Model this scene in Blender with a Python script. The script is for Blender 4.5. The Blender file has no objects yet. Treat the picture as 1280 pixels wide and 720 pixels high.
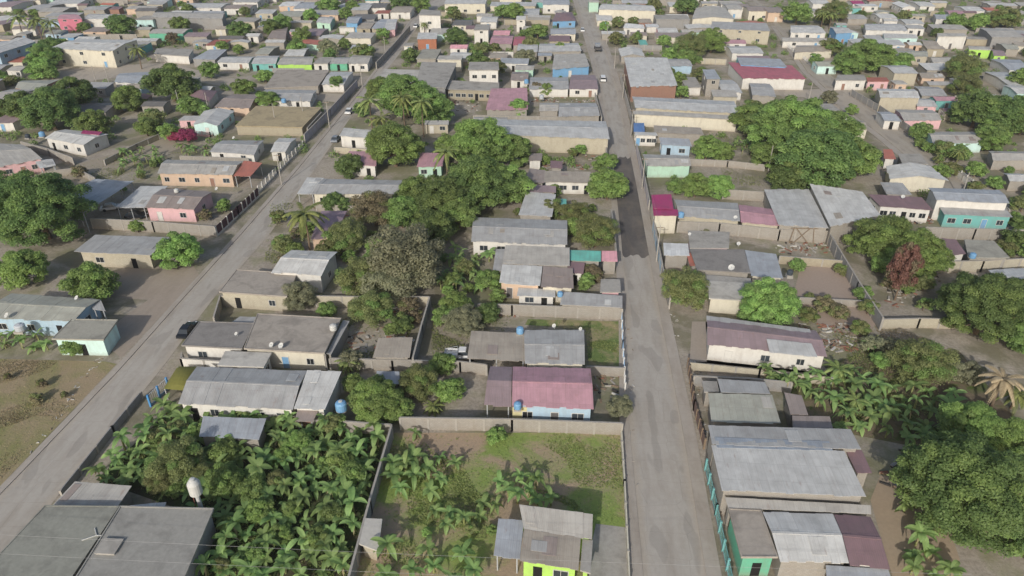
import bpy, math, random
import numpy as np
from mathutils import Vector
R = random.Random(7)
S = bpy.context.scene
COL = S.collection
# ------------------------------------------------------------ camera
F, CH = 900.0, 65.0
VX, VY = 695.0, -184.0                       # where the streets run to, in a 1280 x 720 frame
PITCH = math.atan((360 - VY) / F)
YAW = -math.atan((VX - 640) / (F / math.cos(PITCH)))
cam = bpy.data.cameras.new('camera'); cam.sensor_width = 36; cam.lens = 36 * F / 1280
cam.clip_start = 1; cam.clip_end = 3000
camo = bpy.data.objects.new('camera', cam); COL.objects.link(camo)
camo.location = (0, 0, CH); camo.rotation_euler = (math.pi / 2 - PITCH, 0, -YAW)
S.camera = camo
# ------------------------------------------------------------ world and sun
SUN_EL, SUN_AZ = 27.0, 14.0                  # light travels along +Y, a little towards +X
w = bpy.data.worlds.new('World'); S.world = w; w.use_nodes = True
nt = w.node_tree; bg = nt.nodes['Background']
sk = nt.nodes.new('ShaderNodeTexSky'); sk.sky_type = 'NISHITA'; sk.sun_disc = False
sk.sun_elevation = math.radians(SUN_EL); sk.sun_rotation = math.radians(180 + SUN_AZ)
sk.dust_density = 2.5; sk.air_density = 1.0; sk.ozone_density = 1.0
nt.links.new(sk.outputs[0], bg.inputs[0]); bg.inputs[1].default_value = 0.13
sl = bpy.data.lights.new('sun', 'SUN'); sl.energy = 3.1; sl.angle = math.radians(0.8); sl.color = (1.0, 0.965, 0.92)
so = bpy.data.objects.new('sun', sl); COL.objects.link(so)
e_, a_ = math.radians(SUN_EL), math.radians(SUN_AZ)
so.rotation_euler = Vector((math.sin(a_) * math.cos(e_), math.cos(a_) * math.cos(e_), -math.sin(e_))).to_track_quat('-Z', 'Y').to_euler()
S.view_settings.view_transform = 'Standard'; S.view_settings.look = 'None'
S.view_settings.exposure = 0.1; S.view_settings.gamma = 1.0
S.cycles.max_bounces = 5; S.cycles.diffuse_bounces = 3; S.cycles.transparent_max_bounces = 4
S.cycles.use_denoising = True

# ------------------------------------------------------------ surveying helpers
_cp, _sp, _cy, _sy = math.cos(PITCH), math.sin(PITCH), math.cos(YAW), math.sin(YAW)
def W(px, py, z=0.0):
    a = (px - 640) / F; b = (360 - py) / F
    dy = _cp + b * _sp; dz = -_sp + b * _cp
    X = a * _cy + dy * _sy; Y = -a * _sy + dy * _cy
    t = (z - CH) / dz
    return Vector((X * t, Y * t, z))
def P(v):
    """world -> frame"""
    x, y, z = v[0], v[1], v[2] - CH
    rx = x * _cy - y * _sy; fy = x * _sy + y * _cy
    d = fy * _cp - z * _sp; u = fy * _sp + z * _cp
    return (640 + F * rx / d, 360 - F * u / d)
def scale_at(v):
    x, y, z = v[0], v[1], v[2] - CH
    return F / ((x * _sy + y * _cy) * _cp - z * _sp)

# ------------------------------------------------------------ materials
MATS = {}
def lin(c):
    if isinstance(c, str):
        c = [int(c[i:i + 2], 16) / 255 for i in (0, 2, 4)]
    return tuple(((x / 12.92) if x <= .04045 else ((x + .055) / 1.055) ** 2.4) for x in c) + (1,)
class NB:
    def __init__(s, name):
        s.m = bpy.data.materials.new(name); s.m.use_nodes = True
        s.t = s.m.node_tree; s.b = s.t.nodes['Principled BSDF']
    def n(s, typ, ins=None, **kw):
        n = s.t.nodes.new('ShaderNode' + typ)
        for k, v in kw.items(): setattr(n, k, v)
        for k, v in (ins or {}).items(): s.put(n.inputs[k], v)
        return n
    def put(s, sock, v):
        if isinstance(v, bpy.types.NodeSocket): s.t.links.new(v, sock)
        elif isinstance(v, bpy.types.Node): s.t.links.new(v.outputs[0], sock)
        else: sock.default_value = v
    def math(s, op, a, b=0.0, c=0.0, clamp=False):
        n = s.n('Math', {0: a, 1: b, 2: c}, operation=op); n.use_clamp = clamp; return n.outputs[0]
    def mix(s, f, a, b, bt='MIX'):
        n = s.n('Mix', data_type='RGBA', blend_type=bt)
        s.put(n.inputs[0], f); s.put(n.inputs[6], a); s.put(n.inputs[7], b); return n.outputs[2]
    def noise(s, vec, scale, detail=3, rough=.55, dist=0.0):
        n = s.n('TexNoise', {'Scale': scale, 'Detail': detail, 'Roughness': rough, 'Distortion': dist})
        if vec is not None: s.put(n.inputs['Vector'], vec)
        return n.outputs[0]
    def ramp(s, f, lo, hi):
        n = s.n('MapRange', {0: f, 1: lo, 2: hi, 3: 0.0, 4: 1.0}); n.clamp = True; return n.outputs[0]
    def obj(s): return s.n('TexCoord').outputs['Object']
    def uv(s): return s.n('TexCoord').outputs['UV']
    def rnd(s): return s.n('ObjectInfo').outputs['Random']
    def pos(s): return s.n('NewGeometry').outputs['Position']
    def mapv(s, v, sc=(1, 1, 1), loc=None):
        n = s.n('Mapping'); s.put(n.inputs[0], v); n.inputs['Scale'].default_value = sc
        if loc is not None: s.put(n.inputs['Location'], loc)
        return n.outputs[0]
    def hsv(s, col, val, hue=.5, sat=1.0):
        return s.n('HueSaturation', {'Hue': hue, 'Saturation': sat, 'Value': val, 'Color': col}).outputs[0]
    def bump(s, h, st=.5, d=.03):
        n = s.n('Bump', {'Strength': st, 'Distance': d, 'Height': h}); s.put(s.b.inputs['Normal'], n.outputs[0])
    def out(s, col, rough=.85, metal=0.0, spec=.3):
        s.put(s.b.inputs['Base Color'], col); s.put(s.b.inputs['Roughness'], rough)
        s.put(s.b.inputs['Metallic'], metal); s.put(s.b.inputs['Specular IOR Level'], spec)
        return s.m
# name -> colour, word
TIN = {'zinc': 'b7b7b3', 'greyzinc': 'a6a5a1', 'pale': 'c4c3bd', 'old': 'aca89f', 'brown': '93877f', 'mauve': '917f80', 'maroon': '80686a', 'rose': 'b48b92',
       'red': 'ab626b', 'magenta': '9c3564', 'bluegrey': 'a2a6a9', 'rust': '9a5c4c', 'terra': 'b06c5a', 'teal': '6bb5a6', 'pink': 'd9a0a6', 'dark': '6c6a67',
       'purple': '8c7880', 'tan': 'a1988a', 'blue': '5a7fb0', 'white': 'cfcfcb', 'greenish': 'a2a295'}
def tin(k):
    key = 'tin_' + k
    if key in MATS: return MATS[key]
    b = NB('roof sheet ' + k); c = lin(TIN[k]); uv = b.uv(); rnd = b.rnd()
    sep = b.n('SeparateXYZ', {0: uv}); u, v = sep.outputs[0], sep.outputs[1]
    off = b.math('MULTIPLY', rnd, 57.0)
    uu = b.math('ADD', u, off)
    pid = b.n('CombineXYZ', {0: b.math('FLOOR', b.math('DIVIDE', uu, .86)), 1: b.math('FLOOR', b.math('DIVIDE', v, 2.6)), 2: off})
    wn = b.n('TexWhiteNoise', {0: pid.outputs[0]}, noise_dimensions='3D')
    val = b.math('MULTIPLY_ADD', wn.outputs[0], .13, .93)
    vec = b.n('CombineXYZ', {0: uu, 1: v, 2: off}).outputs[0]
    col = b.hsv(c, val)
    blot = b.ramp(b.noise(vec, .45, 5, .62), .42, .72)
    col = b.mix(b.math('MULTIPLY', blot, .62), col, b.mix(.55, c, lin('5d5650')))
    st = b.ramp(b.noise(b.mapv(vec, (3.2, .28, 1)), 1.0, 4, .6), .5, .75)
    col = b.mix(b.math('MULTIPLY', st, .42), col, b.mix(.5, c, lin('6e5d52')))
    ru = b.ramp(b.noise(b.mapv(vec, (1.4, .5, 1)), .9, 4, .65), .62, .74)
    col = b.mix(b.math('MULTIPLY', ru, .35), col, lin('7d5a48'))
    seam = b.math('LESS_THAN', b.math('FRACT', b.math('DIVIDE', v, 2.6)), .03)
    seam2 = b.math('LESS_THAN', b.math('FRACT', b.math('DIVIDE', uu, .86)), .07)
    col = b.mix(b.math('MULTIPLY', b.math('MAXIMUM', seam, seam2), .16), col, lin('5a5652'))
    h = b.math('SINE', b.math('MULTIPLY', uu, 2 * math.pi / .215))
    b.bump(h, .3, .012)
    MATS[key] = b.out(col, .6, 0, .4); return MATS[key]
SLAB = {'slab': '9b978f', 'darkslab': '827e79', 'warmslab': '9b9388', 'paleslab': 'b0aca3', 'greenslab': '979488', 'deepslab': '8f8d86', 'deepgreen': '88887e'}
def slab(k):
    key = 'slab_' + k
    if key in MATS: return MATS[key]
    b = NB('concrete slab ' + k); c = lin(SLAB[k]); o = b.n('VectorMath', {0: b.pos(), 1: (0, 0, 0)}).outputs[0]
    n1 = b.noise(o, .35, 6, .65, .4); n2 = b.noise(o, 2.2, 5, .6); n3 = b.noise(o, 9, 3, .6)
    col = b.hsv(c, b.math('MULTIPLY_ADD', n2, .45, .78))
    col = b.mix(b.math('MULTIPLY', b.ramp(n1, .48, .66), .6), col, b.mix(.6, c, lin('4a4642')))
    col = b.mix(b.math('MULTIPLY', b.ramp(n3, .6, .8), .3), col, lin('b9b5aa'))
    b.bump(n3, .3, .02)
    MATS[key] = b.out(col, .9); return MATS[key]
WALL = {'white': ('c6c3bb', 'white'), 'cream': ('c3bdab', 'cream'), 'beige': ('b0a996', 'beige'), 'block': ('98938a', 'bare block'), 'pink': ('cba5a6', 'pink'), 'peach': ('bfa791', 'peach'),
        'mint': ('a6c4b0', 'mint green'), 'green': ('62a588', 'green'), 'teal': ('6ca59f', 'turquoise'), 'blue': ('6d97b8', 'blue'), 'skyblue': ('9cb2c0', 'pale blue'), 'lime': ('a4cc62', 'lime green'),
        'yellow': ('bfb88c', 'yellow'), 'orange': ('a06a52', 'brick orange'), 'brick': ('8f6f60', 'red brick'), 'grey': ('8f8e8b', 'grey'), 'hotpink': ('bd7080', 'hot pink'), 'tanw': ('a09884', 'tan'),
        'tealwhite': ('b9d3cc', 'pale turquoise'), 'red': ('96525a', 'red'), 'dgreen': ('3f8a4e', 'dark green'), 'purple': ('6d5a86', 'violet'), 'lilac': ('a3a0a8', 'lilac grey')}
def wall(k):
    key = 'wall_' + k
    if key in MATS: return MATS[key]
    b = NB('wall ' + k); c = lin(WALL[k][0]); p = b.pos()
    z = b.n('SeparateXYZ', {0: p}).outputs[2]
    n1 = b.noise(b.mapv(p, (1, 1, .35)), 1.1, 5, .6); n2 = b.noise(p, 3.5, 4, .6)
    dirt = b.math('MULTIPLY', b.ramp(n1, .45, .75), .45)
    splash = b.math('MULTIPLY', b.math('SUBTRACT', 1.0, b.ramp(b.math('ADD', z, n2), .35, 1.3)), .45)
    col = b.hsv(c, b.math('MULTIPLY_ADD', n2, .2, .88))
    col = b.mix(dirt, col, b.mix(.6, c, lin('77695a')))
    col = b.mix(splash, col, lin('8a7c6b'))
    if k in ('block', 'grey', 'tanw', 'brick', 'orange', 'beige'):
        sx = b.n('SeparateXYZ', {0: p})
        v2 = b.n('CombineXYZ', {0: b.math('ADD', sx.outputs[0], sx.outputs[1]), 1: sx.outputs[2]}).outputs[0]
        br = b.n('TexBrick', {'Vector': v2, 'Scale': 1.0, 'Mortar Size': .02, 'Brick Width': .42, 'Row Height': .21, 'Color1': (1, 1, 1, 1), 'Color2': (.87, .86, .85, 1), 'Mortar': (.72, .71, .7, 1)})
        col = b.mix(.75, col, br.outputs[0], 'MULTIPLY')
    MATS[key] = b.out(col, .9); return MATS[key]
def plain(name, c, rough=.6, metal=0., var=.15):
    if name in MATS: return MATS[name]
    b = NB(name); col = b.hsv(lin(c), b.math('MULTIPLY_ADD', b.noise(b.pos(), 2.5, 4), var * 2, 1 - var))
    MATS[name] = b.out(col, rough, metal); return MATS[name]
def glass():
    if 'glass' in MATS: return MATS['glass']
    b = NB('window glass'); col = b.mix(b.rnd(), lin('1e2022'), lin('3d4348')); MATS['glass'] = b.out(col, .18, 0, .6); return MATS['glass']
def leafmat(name, c1, c2, tr=.48, val=.35):
    if name in MATS: return MATS[name]
    b = NB(name)
    ri = b.n('NewGeometry').outputs['Random Per Island']
    pn = b.noise(b.pos(), .55, 3)
    f = b.math('MULTIPLY_ADD', ri, .55, b.math('MULTIPLY', b.ramp(pn, .3, .7), .45))
    col = b.mix(f, lin(c1), lin(c2))
    col = b.hsv(col, b.math('MULTIPLY_ADD', b.rnd(), val, 1 - val / 2), b.math('MULTIPLY_ADD', b.rnd(), .03, .487), .85)
    b.out(col, .55, 0, .25)
    tl = b.n('BsdfTranslucent', {0: b.hsv(col, 1.2, .485)})
    mx = b.n('MixShader', {0: tr, 1: b.b.outputs[0], 2: tl.outputs[0]})
    b.t.links.new(mx.outputs[0], b.t.nodes['Material Output'].inputs[0])
    MATS[name] = b.m; return b.m
LEAF = {'dark': leafmat('leaf dark', '567135', '7b944a'), 'mid': leafmat('leaf mid', '637e38', '8fa650'), 'bright': leafmat('leaf bright', '70933c', '9dba56'),
        'olive': leafmat('leaf olive', '69733f', '979a5a'), 'grey': leafmat('leaf grey', '7d805c', '9a9a76', .42), 'red': leafmat('leaf red', '6a4634', '8e6450', .3),
        'brown': leafmat('leaf brown', '5e5238', '857a56', .2), 'magenta': leafmat('leaf magenta', '8a1848', 'b83a70'),
        'banana': leafmat('leaf banana', '5a7d3a', 'a0bd62', .45), 'palm': leafmat('leaf palm', '5b7030', '98a050', .25), 'deadpalm': leafmat('leaf dead palm', '8a7358', 'b09a78', .2),
        'grass': leafmat('leaf grass', '74893f', 'a0aa5c'), 'dry': leafmat('leaf dry', '8d7f58', 'b0a478', .4)}
BARK = plain('bark', '6b5c4c', .95); STEM = plain('banana stem', '7c8050', .8); METALP = plain('painted steel', '9a9c9c', .5)
FRAME = plain('window frame', 'b9b7b0', .6); DARK = plain('dark opening', '1c1b1a', .9); DOORM = plain('door paint', '5d5a58', .6)
CONC = plain('cast concrete', '98938a', .9, 0, .22); WHITEP = plain('white plastic', 'b4b4af', .6); BLUEP = plain('blue plastic', '6a93b4', .5); RUBBER = plain('rubber', '202020', .9)
WOOD = plain('weathered timber', '7a6a58', .9); GALV = plain('galvanised wire', '8a8a88', .5)

# ------------------------------------------------------------ mesh helpers
class MB:
    def __init__(s): s.v = []; s.f = []; s.uv = []; s.mi = []
    def face(s, pts, uv=None, mi=0):
        i = len(s.v); s.v += [tuple(p) for p in pts]; s.f.append(tuple(range(i, i + len(pts))))
        s.uv.append(uv or [(p[0], p[1]) for p in pts]); s.mi.append(mi)
    def prism(s, base, z0, z1, mi=0, top=True):
        """base: ccw or cw list of (x,y); z0/z1 numbers or lists"""
        n = len(base); a = z0 if isinstance(z0, (list, tuple)) else [z0] * n; b = z1 if isinstance(z1, (list, tuple)) else [z1] * n
        for i in range(n):
            j = (i + 1) % n
            s.face([(base[i][0], base[i][1], a[i]), (base[j][0], base[j][1], a[j]), (base[j][0], base[j][1], b[j]), (base[i][0], base[i][1], b[i])], mi=mi)
        if top:
            s.face([(base[i][0], base[i][1], b[i]) for i in range(n)], mi=mi)
            s.face([(base[i][0], base[i][1], a[i]) for i in reversed(range(n))], mi=mi)
    def box(s, x0, x1, y0, y1, z0, z1, mi=0): s.prism([(x0, y0), (x1, y0), (x1, y1), (x0, y1)], z0, z1, mi)
    def bar(s, a, b, w, h=None, mi=0):
        a = Vector(a); b = Vector(b); h = h or w; d = (b - a).normalized()
        up = Vector((0, 0, 1)) if abs(d.z) < .9 else Vector((0, 1, 0))
        r = d.cross(up).normalized() * w / 2; u = r.cross(d).normalized() * h / 2
        q = [(-1, -1), (1, -1), (1, 1), (-1, 1)]
        A = [a + r * x + u * y for x, y in q]; B = [b + r * x + u * y for x, y in q]
        for i in range(4):
            j = (i + 1) % 4; s.face([A[i], A[j], B[j], B[i]], mi=mi)
        s.face(A[::-1], mi=mi); s.face(B, mi=mi)
    def tube(s, pts, rad, n=6, mi=0):
        rings = []
        for i, p in enumerate(pts):
            p = Vector(p); q = Vector(pts[min(i + 1, len(pts) - 1)]) - Vector(pts[max(i - 1, 0)]); q.normalize()
            up = Vector((0, 1, 0)) if abs(q.z) > .8 else Vector((0, 0, 1))
            a = q.cross(up).normalized(); b = a.cross(q); r = rad[i] if isinstance(rad, (list, tuple)) else rad
            rings.append([p + (a * math.cos(t * 2 * math.pi / n) + b * math.sin(t * 2 * math.pi / n)) * r for t in range(n)])
        for k in range(len(rings) - 1):
            for i in range(n):
                j = (i + 1) % n; s.face([rings[k][i], rings[k][j], rings[k + 1][j], rings[k + 1][i]], mi=mi)
        s.face(rings[-1], mi=mi); s.face(rings[0][::-1], mi=mi)
    def lathe(s, c, prof, n=14, mi=0):
        c = Vector(c); rings = [[c + Vector((r * math.cos(t * 2 * math.pi / n), r * math.sin(t * 2 * math.pi / n), z)) for t in range(n)] for r, z in prof]
        for k in range(len(rings) - 1):
            for i in range(n):
                j = (i + 1) % n; s.face([rings[k][i], rings[k][j], rings[k + 1][j], rings[k + 1][i]], mi=mi)
        s.face(rings[-1], mi=mi)
    def mesh(s, name, mats):
        me = bpy.data.meshes.new(name); me.from_pydata(s.v, [], s.f)
        ul = me.uv_layers.new(name='UVMap'); k = 0
        flat = [c for f in s.uv for p in f for c in p]; ul.data.foreach_set('uv', flat)
        me.polygons.foreach_set('material_index', s.mi)
        for m in (mats if isinstance(mats, (list, tuple)) else [mats]): me.materials.append(m)
        me.update(); return me
    def build(s, name, mats, parent=None, loc=None):
        if loc is not None:
            lx, ly, lz = loc; s.v = [(a - lx, b - ly, c - lz) for a, b, c in s.v]
        o = bpy.data.objects.new(name, s.mesh(name, mats)); COL.objects.link(o)
        if parent is not None: o.parent = parent
        elif loc is not None: o.location = loc
        return o
def empty(name, loc, rz=0.):
    o = bpy.data.objects.new(name, None); COL.objects.link(o); o.location = loc; o.rotation_euler.z = rz; o.empty_display_size = .5; return o
def tag(o, label, cat, group=None):
    o['label'] = label; o['category'] = cat
    if group: o['group'] = group
    return o
def pre(o, kind='structure', label=None):
    o['kind'] = kind
    if label: o['label'] = label
    return o

# labels: what it looks like + where it stands, made unique against the landmarks
LM = [(640, 486, 'the mauve-roofed house'), (243, 605, 'the white water tower'), (130, 680, 'the big flat concrete roof'), (590, 437, 'the white pickup'), (232, 412, 'the black car'),
      (222, 248, 'the pink roadside house'), (828, 255, 'the magenta roof'), (1130, 335, 'the reddish-brown tree'), (940, 425, 'the long white house'), (985, 590, 'the large grey workshop roof'),
      (694, 680, 'the lime green house'), (1255, 480, 'the dried brown palm'), (505, 330, 'the big grey-leaved tree'), (380, 280, 'the roadside palm'), (812, 90, 'the brick fronted shed'),
      (855, 130, 'the long beige warehouse'), (675, 163, 'the long low warehouse'), (634, 122, 'the red shed roof'), (604, 92, 'the white two-storey house'), (535, 28, 'the tall white corner building'),
      (115, 62, 'the cream two-storey building'), (232, 172, 'the magenta bougainvillea'), (210, 45, 'the green walled building'), (235, 22, 'the very long grey building'), (85, 25, 'the hot pink house'),
      (380, 75, 'the yellow-green wall'), (410, 28, 'the mint green cottage'), (710, 30, 'the bright blue house'), (960, 88, 'the red-edged building'), (892, 18, 'the cream gabled hall'),
      (1190, 50, 'the plain white block'), (1225, 63, 'the lime fronted house'), (1085, 255, 'the two big pale sheds'), (1215, 270, 'the turquoise walled house'), (437, 137, 'the moving white car'),
      (730, 318, 'the turquoise roof'), (108, 405, 'the pale blue fronted house'), (1060, 45, 'the dark blue fronted house'), (533, 53, 'the orange brick house'), (310, 150, 'the roofless beige compound'),
      (1075, 105, 'the white crossroads house'), (785, 10, 'the long cream hall'), (1205, 610, 'the huge right tree'), (1205, 380, 'the dark right edge tree'), (25, 30, 'the top left palms'),
      (1150, 5, 'the small white gabled house'), (860, 10, 'the dark tree by the hall'), (1260, 20, 'the top right corner tree'), (600, 5, 'the topmost cream building'), (1120, 118, 'the beige hall'), (1150, 145, 'the long pink wall'), (1190, 172, 'the pale turquoise wall'), (1010, 60, 'the cream-edged house'), (990, 165, 'the big green trees'), (1225, 140, 'the dark tree clump'), (1265, 42, 'the large grey block'), (1085, 6, 'the magenta topped shop'), (300, 2, 'the red signed house'), (50, 135, 'the dark tree group'), (395, 95, 'the wide brownish slab'), (745, 20, 'the mint street corner'), (165, 97, 'the small blue-grey roof')]
USED = {}
def rel(px, py, lx, ly):
    dx, dy = px - lx, (py - ly) * 2.0
    if abs(dx) > abs(dy): return 'left of' if dx < 0 else 'right of'
    return 'behind' if dy < 0 else 'in front of'
def ulabel(base, px, py):
    ls = sorted(LM, key=lambda l: (l[0] - px) ** 2 + ((l[1] - py) * 2) ** 2)
    ls = [l for l in ls if (l[0] - px) ** 2 + ((l[1] - py) * 2) ** 2 > 60 and l[2].replace('the ', '', 1) not in base]
    for l in ls[:3]:
        d = math.hypot(l[0] - px, (l[1] - py) * 2)
        r = rel(px, py, l[0], l[1])
        for pref in (('just ' if d < 60 else 'a little ' if d < 110 else 'some way '),):
            t = f'{base} {pref}{r} {l[2]}'
            if t not in USED and len(t.replace('-', ' ').split()) <= 14: USED[t] = 1; return t
    for i in range(4):
        for j in range(i + 1, 6):
            a, c = ls[i], ls[j]
            ra, rc = rel(px, py, a[0], a[1]), rel(px, py, c[0], c[1])
            t = f'{base} {ra} {a[2][4:]}, {rc} {c[2][4:]}'
            if t not in USED and len(t.replace('-', ' ').split()) <= 14: USED[t] = 1; return t
    for pos in ('nearer', 'farther', 'wider', 'lower', 'paler', 'darker'):
        for l in ls[:4]:
            t = f'{pos} {base} {rel(px, py, l[0], l[1])} {l[2]}'
            if t not in USED and len(t.replace('-', ' ').split()) <= 14: USED[t] = 1; return t
    for base2 in (' '.join(base.split(' with ')[:1]),):
        for pos in ('', 'low ', 'wide ', 'plain ', 'narrow '):
            for l in ls[:5]:
                t = f'{pos}{base2} {rel(px, py, l[0], l[1])} {l[2]}'
                if t not in USED: USED[t] = 1; return t
    t = f'{base} {rel(px, py, ls[0][0], ls[0][1])} {ls[0][2]}'; USED[t] = USED.get(t, 0) + 1; return t

# ------------------------------------------------------------ ground
def sheet(name, pts, z, mat):
    m = MB(); m.face([(p[0], p[1], z) for p in pts]); return pre(m.build(name, mat))
def groundmat():
    b = NB('ground'); p = b.pos()
    n1 = b.noise(p, .035, 4, .6); n2 = b.noise(p, .22, 6, .65); n3 = b.noise(p, 2.0, 6, .7); n4 = b.noise(p, 9, 3)
    col = b.mix(b.ramp(n2, .35, .65), lin('968d80'), lin('aaa192'))
    col = b.mix(b.math('MULTIPLY', b.ramp(n3, .42, .68), .55), col, lin('6a5f50'))
    n5 = b.noise(p, .09, 5, .6, .5)
    col = b.mix(b.math('MULTIPLY', b.ramp(n5, .47, .58), .7), col, b.mix(n3, lin('55533c'), lin('767258')))
    col = b.mix(b.math('MULTIPLY', b.ramp(b.math('ADD', b.math('MULTIPLY', n1, .6), b.math('MULTIPLY', n2, .4)), .5, .58), .75), col, b.mix(n3, lin('686b48'), lin('7b7858')))
    col = b.mix(b.math('MULTIPLY', b.ramp(n4, .6, .8), .35), col, lin('b8ad9b'))
    b.bump(n3, .5, .12); return b.out(col, .95)
def roadmat(name, c, crack=.5, edges=False):
    b = NB(name); p = b.pos(); c = lin(c)
    n1 = b.noise(b.mapv(p, (1, .25, 1)), .5, 5, .65); n2 = b.noise(p, 1.6, 5, .65); n3 = b.noise(p, 14, 3)
    col = b.hsv(c, b.math('MULTIPLY_ADD', n2, .3, .86))
    col = b.mix(b.math('MULTIPLY', b.ramp(n1, .45, .7), .4), col, lin('7c7062'))
    col = b.mix(b.math('MULTIPLY', b.ramp(b.noise(p, .12, 4), .5, .7), .3), col, lin('8f877b'))
    vo = b.n('TexVoronoi', {'Vector': b.mapv(p, (.22, .28, 0)), 'Scale': 1.0, 'Randomness': .35}, feature='DISTANCE_TO_EDGE')
    cr = b.math('MULTIPLY', b.math('SUBTRACT', 1.0, b.ramp(vo.outputs[0], .0, .015)), b.math('MULTIPLY', b.ramp(n2, .35, .6), crack))
    col = b.mix(cr, col, lin('4c4640'))
    col = b.mix(b.math('MULTIPLY', b.ramp(n3, .6, .8), .25), col, lin('aaa498'))
    if edges:
        u = b.n('SeparateXYZ', {0: b.uv()}).outputs[0]; nn = b.noise(p, .5, 5, .7); d = b.math('ABSOLUTE', b.math('SUBTRACT', u, .5))
        col = b.mix(b.math('MULTIPLY', b.ramp(b.math('ADD', d, b.math('MULTIPLY', nn, .28)), .48, .62), .75), col, b.mix(n2, lin('9a9082'), lin('ada394')))
        tr_ = b.math('SUBTRACT', 1.0, b.ramp(b.math('ABSOLUTE', b.math('SUBTRACT', b.math('ABSOLUTE', b.math('SUBTRACT', u, .47)), .14)), .03, .1))
        col = b.mix(b.math('MULTIPLY', b.math('MULTIPLY', tr_, nn), .45), col, lin('aba59b'))
        pt_ = b.ramp(b.noise(b.mapv(p, (.5, .14, 1), (7, 3, 0)), 1, 2, .3), .6, .63)
        col = b.mix(b.math('MULTIPLY', pt_, .3), col, lin('77726b'))
    b.bump(n3, .3, .02); return b.out(col, .92)
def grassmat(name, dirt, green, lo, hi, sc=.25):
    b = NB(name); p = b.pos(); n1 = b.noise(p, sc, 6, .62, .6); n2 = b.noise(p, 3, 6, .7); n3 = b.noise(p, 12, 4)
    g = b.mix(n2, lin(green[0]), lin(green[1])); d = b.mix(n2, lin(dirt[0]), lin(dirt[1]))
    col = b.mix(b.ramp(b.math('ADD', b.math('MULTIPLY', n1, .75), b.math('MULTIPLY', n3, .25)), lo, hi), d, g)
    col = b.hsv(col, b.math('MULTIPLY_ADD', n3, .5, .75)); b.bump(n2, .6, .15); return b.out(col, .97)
GROUND = groundmat(); ROAD = roadmat('concrete road', 'a29c92', .3, True); OLDROAD = roadmat('dusty road', '9c9487', .15, True); ASPHALT = roadmat('dark asphalt patch', '56524f', .1)
PAVE = roadmat('pavement concrete', 'a0988d', .3); KERB = plain('kerb concrete', '9c968c', .9)
m = MB(); N = 40
for i in range(N):
    for j in range(N):
        x0, x1 = -500 + 1000 * i / N, -500 + 1000 * (i + 1) / N; y0, y1 = 0 + 900 * j / N, 0 + 900 * (j + 1) / N
        m.face([(x0, y0, 0), (x1, y0, 0), (x1, y1, 0), (x0, y1, 0)])
pre(m.build('ground', GROUND))
MID = [(40, 9.8, 19.2), (50, 9.9, 19.4), (72, 10.4, 20.3), (98, 12.2, 20.7), (126, 13.5, 21.3), (150, 14.2, 21.9), (181, 14.9, 22.4), (233, 15.2, 23.3), (270, 14.6, 22.9), (330, 12.8, 22.0), (400, 10.6, 20.8), (520, 6, 17)]
LEFT = [(30, -67, -56.5), (58, -64.4, -56.4), (82, -62.8, -55.6), (100, -62.3, -56), (126, -61.4, -54.6), (160, -60.7, -55.4), (225, -60.8, -57.2), (272, -61.5, -56.6), (331, -64, -58.2), (372, -64, -55), (420, -58, -48), (520, -48, -38)]
RIGHT = [(60, 92, 103), (141, 88.4, 101.5), (163, 87.7, 102.5), (188, 87.4, 102.5), (209, 86.3, 99.8), (257, 87, 97.6), (290, 91, 98.5), (340, 96.5, 103), (520, 110, 117)]
def interp(T, y, k):
    for a, b in zip(T, T[1:]):
        if a[0] <= y <= b[0]: t = (y - a[0]) / (b[0] - a[0]); return a[k] + (b[k] - a[k]) * t
    return T[0][k] if y < T[0][0] else T[-1][k]
def street(name, T, mat, lo, hi, z=.03, pv=1.4):
    ys = [y for y in range(int(T[0][0]), int(T[-1][0]) + 1, 6)]
    m = MB()
    for a, b in zip(ys, ys[1:]):
        la, ra, lb, rb = interp(T, a, 1) + lo, interp(T, a, 2) - hi, interp(T, b, 1) + lo, interp(T, b, 2) - hi
        m.face([(la, a, z), (ra, a, z), (rb, b, z), (lb, b, z)], [(0, a / 8), (1, a / 8), (1, b / 8), (0, b / 8)])
    return pre(m.build(name, mat))
street('road_middle', MID, ROAD, 1.3, 1.6); street('road_left', LEFT, ROAD, .9, .3); street('road_right', RIGHT, OLDROAD, 2.2, 2.2)
def pavement(name, T, side, wd, z=.13, y0=40, y1=420):
    m = MB(); ys = list(range(y0, y1, 5)); rr = random.Random(len(name)); 
    for a, b in zip(ys, ys[1:]):
        def xs(y):
            e = interp(T, y, side); return (e, e + wd) if side == 1 else (e - wd, e)
        (a0, a1), (b0, b1) = xs(a), xs(b)
        k0, k1 = (a1 - .14, b1 - .14) if side == 1 else (a0 + .14, b0 + .14)
        q = [(a0, a), (a1, a), (b1, b), (b0, b)]
        m.prism(q, 0.0, z)
    return pre(m.build(name, PAVE))
pavement('pavement_middle_left', MID, 1, 1.3); pavement('pavement_middle_right', MID, 2, 1.6); pavement('pavement_left', LEFT, 1, .9, y0=30); pavement('pavement_right', RIGHT, 1, 1.8, y0=130, y1=340)
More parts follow.
